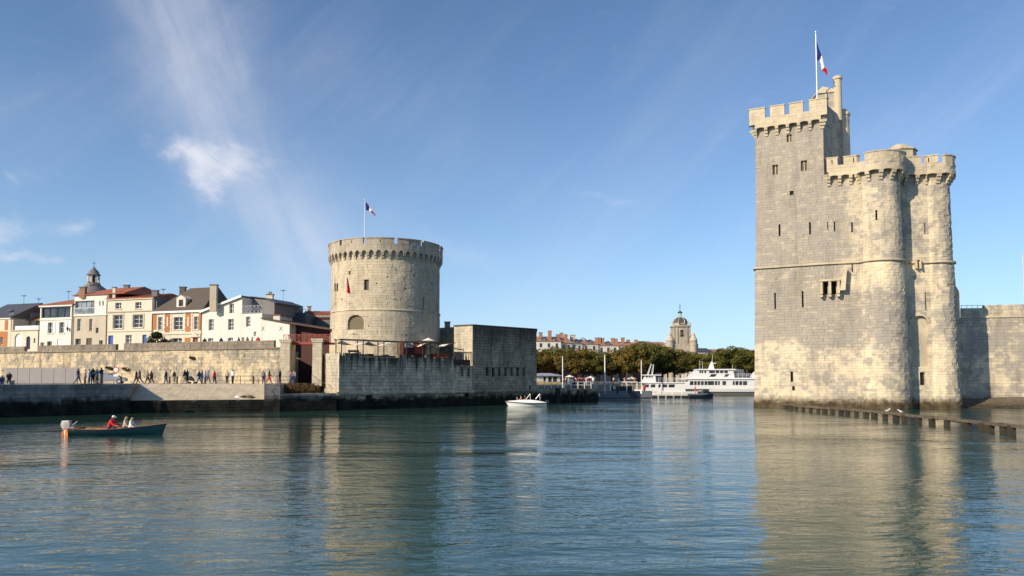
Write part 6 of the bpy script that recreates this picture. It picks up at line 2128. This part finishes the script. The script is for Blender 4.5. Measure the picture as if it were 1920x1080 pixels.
# open launch with three people
q = at(217, 814, 52.5)
BX, BY = q.x, 52.0
L = 6.3
t, done = boat('open_launch', 'open teal blue wooden launch with varnished trim and white outboard', (gx(224, BY).x, BY, 0), -.05)
mb, rows = hull_mesh(L, 1.75, .42, .18, .40, 1.9, .82, deck=False, rake=.5)
mb.build('hull', 'hull_blue', t, True)
mb = MB()                                        # inner skin
ins = [[(x, y * .93, z * 1.0 if j in (0, len(r_) - 1) else max(z, -.06) + .05) for j, (x, y, z) in enumerate(r_)] for r_ in rows]
k = len(ins[0]); mb.add([p for r_ in ins for p in r_], [(i * k + j + 1, i * k + j, i * k + k + j, i * k + k + j + 1) for i in range(len(ins) - 1) for j in range(k - 1)]); mb.build('inner_planking', 'varnish_wood', t)
for s in (0, -1):
    mb = MB()
    for a, b in zip(rows, rows[1:]): mb.bar(Vector(a[s]) + Vector((0, 0, .02)), Vector(b[s]) + Vector((0, 0, .015)), .06, .035)
    mb.build('gunwale', 'varnish_wood', t)
mb = MB(); a = rows[13:]; vs = []
for r_ in a: vs += [(r_[0][0], r_[0][1], r_[0][2] + .03), (r_[-1][0], r_[-1][1], r_[-1][2] + .03)]
mb.add(vs, [(2 * i, 2 * i + 2, 2 * i + 3, 2 * i + 1) for i in range(len(a) - 1)]); mb.build('foredeck', 'varnish_wood', t)
for x in (-1.9, -.6, .3, .95):
    mb = MB(); hw_ = .58 if x < .9 else .42; mb.box(x - .15, x + .15, -hw_, hw_, .20, .25); mb.build('thwart', 'varnish_wood', t)
mb = MB(); mb.box(-L / 2 - .05, -L / 2 + .02, -.68, .68, -.1, .5); mb.build('transom', 'orange_paint', t)
mb = MB(); mb.box(-L / 2 - .26, -L / 2 - .05, -.55, -.45, -.35, .42); mb.add([(-L / 2 - .6, -.5, -.2), (-L / 2 - .5, -.5, .3), (-L / 2 - .42, -.5, .3), (-L / 2 - .42, -.45, -.2), (-L / 2 - .3, -.5, -.3)], [(0, 1, 2, 3, 4)]); mb.build('rudder_blade', 'orange_paint', t)
ob = MB(); prof = []
x_ = -L / 2
ring = [((-.86, .92), (-.30, .98), .17), ((-.90, .72), (-.24, .76), .21), ((-.84, .50), (-.26, .46), .19), ((-.72, .34), (-.36, .30), .12)]
vs = []
for (xa, za), (xb, zb), hw_ in ring: vs += [(x_ + xa, -hw_ * .6, za), (x_ + (xa + xb) / 2, -hw_, (za + zb) / 2), (x_ + xb, -hw_ * .7, zb), (x_ + xb, hw_ * .7, zb), (x_ + (xa + xb) / 2, hw_, (za + zb) / 2), (x_ + xa, hw_ * .6, za)]
ob.add(vs, [(6 * i + j, 6 * i + (j + 1) % 6, 6 * i + 6 + (j + 1) % 6, 6 * i + 6 + j) for i in range(3) for j in range(6)] + [tuple(range(5, -1, -1)), tuple(range(18, 24))])
o = ob.build('outboard', 'hoarding_grey', t)
mb = MB(); mb.box(x_ - .80, x_ - .30, -.16, .16, .93, .99); mb.build('cowl_lid', 'hull_white', o)
mb = MB(); mb.add([(-L / 2 - .76, -.06, .8), (-L / 2 - .48, -.06, .5), (-L / 2 - .44, -.05, -.5), (-L / 2 - .6, -.05, -.5), (-L / 2 - .76, .06, .8), (-L / 2 - .48, .06, .5), (-L / 2 - .44, .05, -.5), (-L / 2 - .6, .05, -.5)],
                [(0, 1, 2, 3), (7, 6, 5, 4), (0, 4, 5, 1), (1, 5, 6, 2), (2, 6, 7, 3), (3, 7, 4, 0)]); mb.build('leg', 'hull_white', o)
mb = MB(); mb.box(-L / 2 - .35, -L / 2 + .05, -.1, .1, .35, .55); mb.tube((-L / 2 - .2, 0, .6), (-L / 2 + .25, 0, .95), .03); mb.build('bracket', 'grey_paint', o)
for i in range(3):
    mb = MB(); mb.lathe(-2.3 + .03 * i, .1, [(.16 - .03 * i, .28 + .05 * i), (.22 - .03 * i, .31 + .05 * i), (.16 - .03 * i, .34 + .05 * i)], 12); mb.build('rope_coil', 'cloth_beige', t)
done()
def in_boat(x, y, z): return t.location + Vector((x, y, z))
p1 = person(in_boat(-.55, -.1, .30), 0, 'steer', 'red', 'navy', 'person in red jacket and white cap leaning forward in the blue launch', 'people aboard the blue launch', h=1.12)
# white cap with peak, worn by the helmsman
hd_ = Vector((.30 * 1.12 - .02, 0, .89 * 1.12))
cap = thing('cap', 'white peaked cap on the person in red jacket', 'cap', p1.location + hd_)
c0 = p1.location + hd_
mb = MB(); mb.lathe(c0.x, c0.y, [(.115, c0.z - .05), (.118, c0.z), (.09, c0.z + .055), (.03, c0.z + .085)], 14); mb.build('crown', 'flag_white', cap, True)
mb = MB(); mb.add([(c0.x + .06, c0.y - .09, c0.z - .04), (c0.x + .21, c0.y - .06, c0.z - .055), (c0.x + .21, c0.y + .06, c0.z - .055), (c0.x + .06, c0.y + .09, c0.z - .04), (c0.x + .06, c0.y - .09, c0.z - .02), (c0.x + .21, c0.y - .06, c0.z - .04), (c0.x + .21, c0.y + .06, c0.z - .04), (c0.x + .06, c0.y + .09, c0.z - .02)],
                  [(3, 2, 1, 0), (4, 5, 6, 7), (0, 1, 5, 4), (1, 2, 6, 5), (2, 3, 7, 6), (3, 0, 4, 7)]); mb.build('peak', 'flag_white', cap)
person(in_boat(.35, .25, .26), .2, 'sit', 'beige', 'grey', 'blond person in beige top seated beside the red jacket', 'people aboard the blue launch', 'hair_blond', 1.08)
person(in_boat(.95, -.1, .24), .1, 'sit', 'white', 'grey', 'fair haired person in pale grey top seated towards the bow', 'people aboard the blue launch', 'hair_blond', 1.06)

# white speedboat, bow to the left
Yb = 108.0
t, done = boat('speedboat', 'white sports speedboat with dark side stripe and raked arches below the blockhouse', (gx(990, Yb).x, Yb, 0), math.pi - .03)
L = 5.4
mb, rows = hull_mesh(L, 2.1, .50, .3, .22, 1.9, .95, rake=1.0, flare=.55); mb.build('hull', 'hull_white', t, True)
for s in (0, -1):
    mb = MB()
    for a, b in zip(rows, rows[1:]):
        p, q_ = Vector(a[s]), Vector(b[s]); mb.bar(p + Vector((0, 0, -.08)), q_ + Vector((0, 0, -.08)), .06, .12)
    mb.build('stripe', 'hull_navy', t)
mb = MB(); vs = []
for x, w, z in ((-2.6, .92, .56), (-1.9, .95, .72), (-.5, .95, .92), (.4, .84, .94), (1.5, .52, .84), (2.95, .06, .74)): vs += [(x, w, .5 + max(0, x) * .06), (x, w * .75, z), (x, -w * .75, z), (x, -w, .5 + max(0, x) * .06)]
mb.add(vs, [(4 * i + j, 4 * i + j + 1, 4 * i + 4 + j + 1, 4 * i + 4 + j) for i in range(5) for j in range(3)] + [(0, 1, 2, 3), (23, 22, 21, 20)]); mb.build('deck', 'hull_white', t, True)
mb = MB(); mb.add([(.35, -.78, 1.12), (.35, .78, 1.12), (-.1, .72, 1.55), (-.1, -.72, 1.55), (.38, -.78, 1.12), (.38, .78, 1.12), (-.07, .72, 1.57), (-.07, -.72, 1.57)], [(0, 1, 2, 3), (7, 6, 5, 4), (0, 4, 5, 1), (1, 5, 6, 2), (2, 6, 7, 3), (3, 7, 4, 0)]); mb.build('windscreen', 'window_glass', t)
for x0 in (-.35, -1.75):
    mb = MB()
    for s in (-1, 1):
        mb.tube((x0, s * .8, .95), (x0 + .05, s * .75, 1.75), .035); mb.tube((x0 + .65, s * .8, 1.0), (x0 + .05, s * .75, 1.75), .035)
    mb.tube((x0 + .05, -.75, 1.75), (x0 + .05, .75, 1.75), .035); mb.build('arch', 'metal_pole', t)
mb = MB(); mb.lathe(-2.75, 0, [(.1, -.2), (.2, .1), (.24, .55), (.2, .85), (.04, .92)], 10); mb.build('outboard', 'hull_navy', t)
mb = MB(); mb.tube((1.6, .25, .95), (1.6, .25, 1.25), .05); mb.build('cleat', 'hull_white', t)
done()
for dx, c in ((-.95, 'pink'), (-.35, 'brown')):
    person((t.location.x + dx, Yb, .62), math.pi, 'sit', c, 'navy', 'person in %s top seated in the white speedboat' % c, 'people aboard the speedboat')

# grey work barge with awning
Yb = 139.0
cx = gx(1162, Yb).x
t, done = boat('harbour_barge', 'grey passenger barge with flat cream awning on white posts', (cx, Yb, 0), 0)
L = 11.4
mb = MB(); mb.add([(-5.6, -1.8, -.4), (5.3, -1.8, -.4), (5.7, -1.8, 1.15), (-5.7, -1.8, 1.15), (-5.6, 1.8, -.4), (5.3, 1.8, -.4), (5.7, 1.8, 1.15), (-5.7, 1.8, 1.15)], [(0, 1, 2, 3), (7, 6, 5, 4), (0, 4, 5, 1), (1, 5, 6, 2), (2, 6, 7, 3), (3, 7, 4, 0)]); mb.build('hull', 'hull_grey', t)
mb = MB(); mb.box(-5.75, 5.75, -1.9, 1.9, .35, .5); mb.build('rubbing_strake', 'hull_navy', t)
for k in range(5):
    x = -5.0 + 2.2 * k; mb = MB(); mb.box(x, x + 1.9, -1.86, -1.80, .55, 1.75); mb.build('side_panel', 'hull_grey' if k != 3 else 'hull_navy', t)
mb = MB(); mb.box(-4.9, 3.0, -1.9, 1.9, 3.30, 3.46); mb.build('awning', 'canvas_white', t)
for x in (-4.7, -2.0, 1.0, 2.9):
    for s in (-1, 1):
        mb = MB(); mb.box(x - .08, x + .08, s * 1.7 - .08, s * 1.7 + .08, 1.1, 3.32); mb.build('awning_post', 'white_paint', t)
mb = MB(); mb.box(-1.5, 2.4, .4, 1.5, 1.1, 2.6); mb.build('bench_block', 'hull_navy', t)
for x in (-5.5, -4.2):
    mb = MB(); mb.lathe(x, -1.98, [(.1, .6), (.22, .75), (.22, 1.2), (.1, 1.35)], 10); mb.build('fender', 'hull_white', t, True)
done()
for dx, c, lg in ((-1.2, 'white', 'denim'), (1.8, 'navy', 'black'), (4.4, 'red', 'navy')):
    person((cx + dx, Yb - .9, 1.12), -1.2, 'stand', c, lg, 'person in %s standing aboard the grey barge' % c, 'people aboard the grey barge')


def cabin(mb_parent, x0, x1, w, z0, z1, slope0, slope1, mat='hull_white', name='cabin'):
    mb = MB()
    mb.add([(x0, -w, z0), (x1, -w, z0), (x1, w, z0), (x0, w, z0), (x0 + slope0, -w * .95, z1), (x1 - slope1, -w * .95, z1), (x1 - slope1, w * .95, z1), (x0 + slope0, w * .95, z1)],
           [(3, 2, 1, 0), (4, 5, 6, 7), (0, 1, 5, 4), (1, 2, 6, 5), (2, 3, 7, 6), (3, 0, 4, 7)])
    return mb.build(name, mat, mb_parent)


def port_windows(parent, xs, w, z0, z1, tilt=0.0, mat='window_glass'):
    for a, b in xs:
        for s in (-1, 1):
            mb = MB(); mb.add([(a, s * w, z0), (b, s * w, z0), (b - tilt, s * (w - .01), z1), (a - tilt, s * (w - .01), z1), (a, s * (w + .05), z0), (b, s * (w + .05), z0), (b - tilt, s * (w + .04), z1), (a - tilt, s * (w + .04), z1)],
                              [(0, 1, 2, 3), (7, 6, 5, 4), (0, 4, 5, 1), (1, 5, 6, 2), (2, 6, 7, 3), (3, 7, 4, 0)]); mb.build('window', mat, parent)


def rails(parent, x0, x1, w, z, h=.9, n=8):
    mb = MB()
    for s in (-1, 1):
        for k in range(n + 1):
            x = x0 + (x1 - x0) * k / n; mb.tube((x, s * w, z), (x, s * w, z + h), .035, None, 6)
        mb.tube((x0, s * w, z + h), (x1, s * w, z + h), .04, None, 6); mb.tube((x0, s * w, z + h * .5), (x1, s * w, z + h * .5), .025, None, 6)
    mb.build('guard_rail', 'white_paint', parent)


# small white tour boat (its bow to the left)
Yb = 164.0
u = Yb / F
ox = gx(1248, Yb).x
zy = lambda py: zat(1248, py, Yb)
t, done = boat('tour_boat', 'small white tour boat with wheelhouse and twin raked masts', (ox, Yb, 0), math.pi)
X = lambda px: -(px - 1248) * u               # mirrored: bow at the left
mb, rows = hull_mesh(13.2, 3.4, 1.15, .5, .55, 2.6, .95); mb.build('hull', 'hull_white', t, True)
c = cabin(t, X(1282), X(1200), 1.45, 1.1, zy(718), .2, 1.0)
port_windows(c, [(X(b), X(a)) for a, b in ((1206, 1213), (1217, 1225), (1231, 1235), (1239, 1247), (1250, 1261))], 1.42, zy(726), zy(720.5), .1)
mb = MB(); mb.box(X(1275), X(1268), -1.52, -1.4, 1.2, zy(719)); mb.build('cabin_door', 'hull_grey', t)
cabin(t, X(1290), X(1198), 1.6, zy(718) + .005, zy(716.5), 0, .3, name='upper_deck')
w = cabin(t, X(1228), X(1203), 1.1, zy(716.5) + .005, zy(704), .15, .9, name='wheelhouse')
port_windows(w, [(X(b), X(a)) for a, b in ((1209, 1212.5), (1214, 1217.5), (1219, 1221.5))], 1.07, zy(707.5), zy(703.8) - .15)
cabin(t, X(1238), X(1205), 1.2, zy(704) + .005, zy(702.5), .1, .1, name='wheelhouse_roof')
rails(t, X(1288), X(1232), 1.5, zy(716.5), .9, 7)
mb = MB()
for s in (-.7, .7):
    mb.tube((X(1214), s, zy(703)), (X(1221), s * .5, zy(682)), .07, .04); mb.tube((X(1222), s, zy(703)), (X(1225), s * .5, zy(683)), .07, .04)
mb.tube((X(1217), -.6, zy(692)), (X(1217), .6, zy(692)), .05); mb.build('mast', 'metal_pole', t)
done()

# large white ferry (its bow to the left)
Yb = 180.0
u = Yb / F
ox = gx(1352, Yb).x
zy = lambda py: zat(1352, py, Yb)
X = lambda px: -(px - 1352) * u
t, done = boat('passenger_ferry', 'large white two deck passenger ferry with dark waterline band and radar mast', (ox, Yb, 0), math.pi)
mb, rows = hull_mesh(24.5, 5.6, zy(728), .8, .25, 2.8, .95, rake=.5); mb.build('hull', 'hull_white', t, True)
mb = MB()
for s in (0, -1):
    for a, b in zip(rows, rows[1:]):
        mb.bar(Vector((a[1][0], a[2 if s == 0 else -3][1] * 1.12, .85)), Vector((b[1][0], b[2 if s == 0 else -3][1] * 1.12, .85)), .3, .30)
mb.build('waterline_band', 'hull_navy', t)
mb = MB(); 
for s in (2, -3):
    for a, b in zip(rows[1:-2], rows[2:-1]):
        mb.add([(a[s][0], a[s][1] * 1.13, .02), (b[s][0], b[s][1] * 1.13, .02), (b[s][0], b[s][1] * 1.13, .72), (a[s][0], a[s][1] * 1.13, .72)], [(0, 1, 2, 3), (3, 2, 1, 0)])
mb.build('boot_topping', 'boot_top', t)
c = cabin(t, X(1432), X(1272), 2.6, zy(729), zy(711), .2, 2.2, name='main_deck')
port_windows(c, [(X(b), X(a)) for a, b in ((1288, 1294), (1296, 1300), (1302, 1306), (1308, 1313), (1315, 1319.5), (1321, 1332), (1334, 1338), (1340, 1342.5), (1348, 1354), (1367, 1370), (1372, 1377), (1379, 1384), (1386, 1393))], 2.58, zy(721.5), zy(714.5), .06)
cabin(t, X(1432), X(1268), 2.8, zy(711) + .005, zy(708.5), 0, .8, name='deck_edge')
c = cabin(t, X(1372), X(1290), 2.2, zy(708.5) + .005, zy(694), .3, 2.0, name='upper_deck')
port_windows(c, [(X(b), X(a)) for a, b in ((1307, 1309.5), (1311, 1313.5), (1316, 1319), (1325, 1335), (1337, 1343), (1345, 1351), (1353, 1359))], 2.15, zy(699.5), zy(695.5))
port_windows(c, [(X(1358), X(1352)), (X(1335), X(1325))], 2.17, zy(706.5), zy(701.5), .5)
cabin(t, X(1374), X(1303), 2.4, zy(694) + .005, zy(692), .1, .4, name='sun_deck')
c = cabin(t, X(1394), X(1373), 1.9, zy(708.5) + .005, zy(692.5), .6, 1.2, 'hull_grey', name='stern_house')
rails(t, X(1424), X(1370), 2.6, zy(708.5), .95, 7)
rails(t, X(1300), X(1276), 2.0, zy(708.5), .95, 4)
cabin(t, X(1432), X(1410), 2.3, zy(708.5) + .005, zy(697), .1, 1.0, name='funnel_casing')
mb = MB(); mb.add([(X(1338) , -.5, zy(692)), (X(1328), -.5, zy(692)), (X(1328), .5, zy(692)), (X(1338), .5, zy(692)), (X(1336), -.15, zy(678)), (X(1333.5), -.15, zy(678)), (X(1333.5), .15, zy(678)), (X(1336), .15, zy(678))], [(3, 2, 1, 0), (4, 5, 6, 7), (0, 1, 5, 4), (1, 2, 6, 5), (2, 3, 7, 6), (3, 0, 4, 7)])
mb.tube((X(1330), 0, zy(684)), (X(1341), 0, zy(681)), .1); mb.tube((X(1335), 0, zy(678)), (X(1336.5), 0, zy(664)), .05, .03); mb.box(X(1342), X(1332), -.15, .15, zy(682), zy(681)); mb.build('radar_mast', 'hull_white', t)
for px, y0 in ((1311, 676), (1316, 678), (1372, 684)):
    mb = MB(); mb.tube((X(px), .5, zy(693)), (X(px), .5, zy(y0)), .04); mb.build('aerial', 'metal_pole', t)
done()

# dark inflatable with standing helmsman, and the pontoon beside it
Yb = 152.0
ox = gx(1313, Yb).x
t, done = boat('workboat', 'dark navy workboat with small wheelhouse and helmsman in red', (ox, Yb, 0), 0)
mb, rows = hull_mesh(4.9, 1.9, .75, .3, .35, 2.2, .95); mb.build('hull', 'hull_navy', t, True)
c = cabin(t, .3, 1.9, .75, .7, 1.9, .1, .5, 'hull_navy', 'wheelhouse'); port_windows(c, [(.45, 1.0), (1.1, 1.5)], .73, 1.3, 1.75)
for s in (0, -1):
    mb = MB()
    for a, b in zip(rows, rows[1:]): mb.tube(Vector(a[s]), Vector(b[s]), .16, .16, 8)
    mb.build('tube_fender', 'hull_grey', t)
done()
person((ox - 1.1, Yb, .72), 0, 'stand', 'red', 'orange', 'helmsman in red jacket and orange trousers standing in the navy workboat')
t = thing('pontoon', 'low floating timber pontoon with white edge in front of the tour boat', 'pontoon', (gx(1258, 156).x, 156, 0))
fr = Wall(gx(1220, 156), gx(1292, 155))
mb = MB(); mb.fbox(fr, 0, fr.L, .45, .62, -2, 0); mb.build('deck', 'plaster_beige', t)
for k in range(5):
    mb = MB(); x = fr.L * (k + .1) / 5; mb.fbox(fr, x, x + fr.L / 5 * .75, -.3, .44, -1.9, -.1); mb.build('float', 'hull_navy', t)
for k in range(4):
    mb = MB(); q = fr.p(fr.L * (k + .3) / 4, 0, -1.7); mb.tube((q.x, q.y, -.5), (q.x, q.y, 1.5), .1); mb.build('pile', 'white_paint', t)
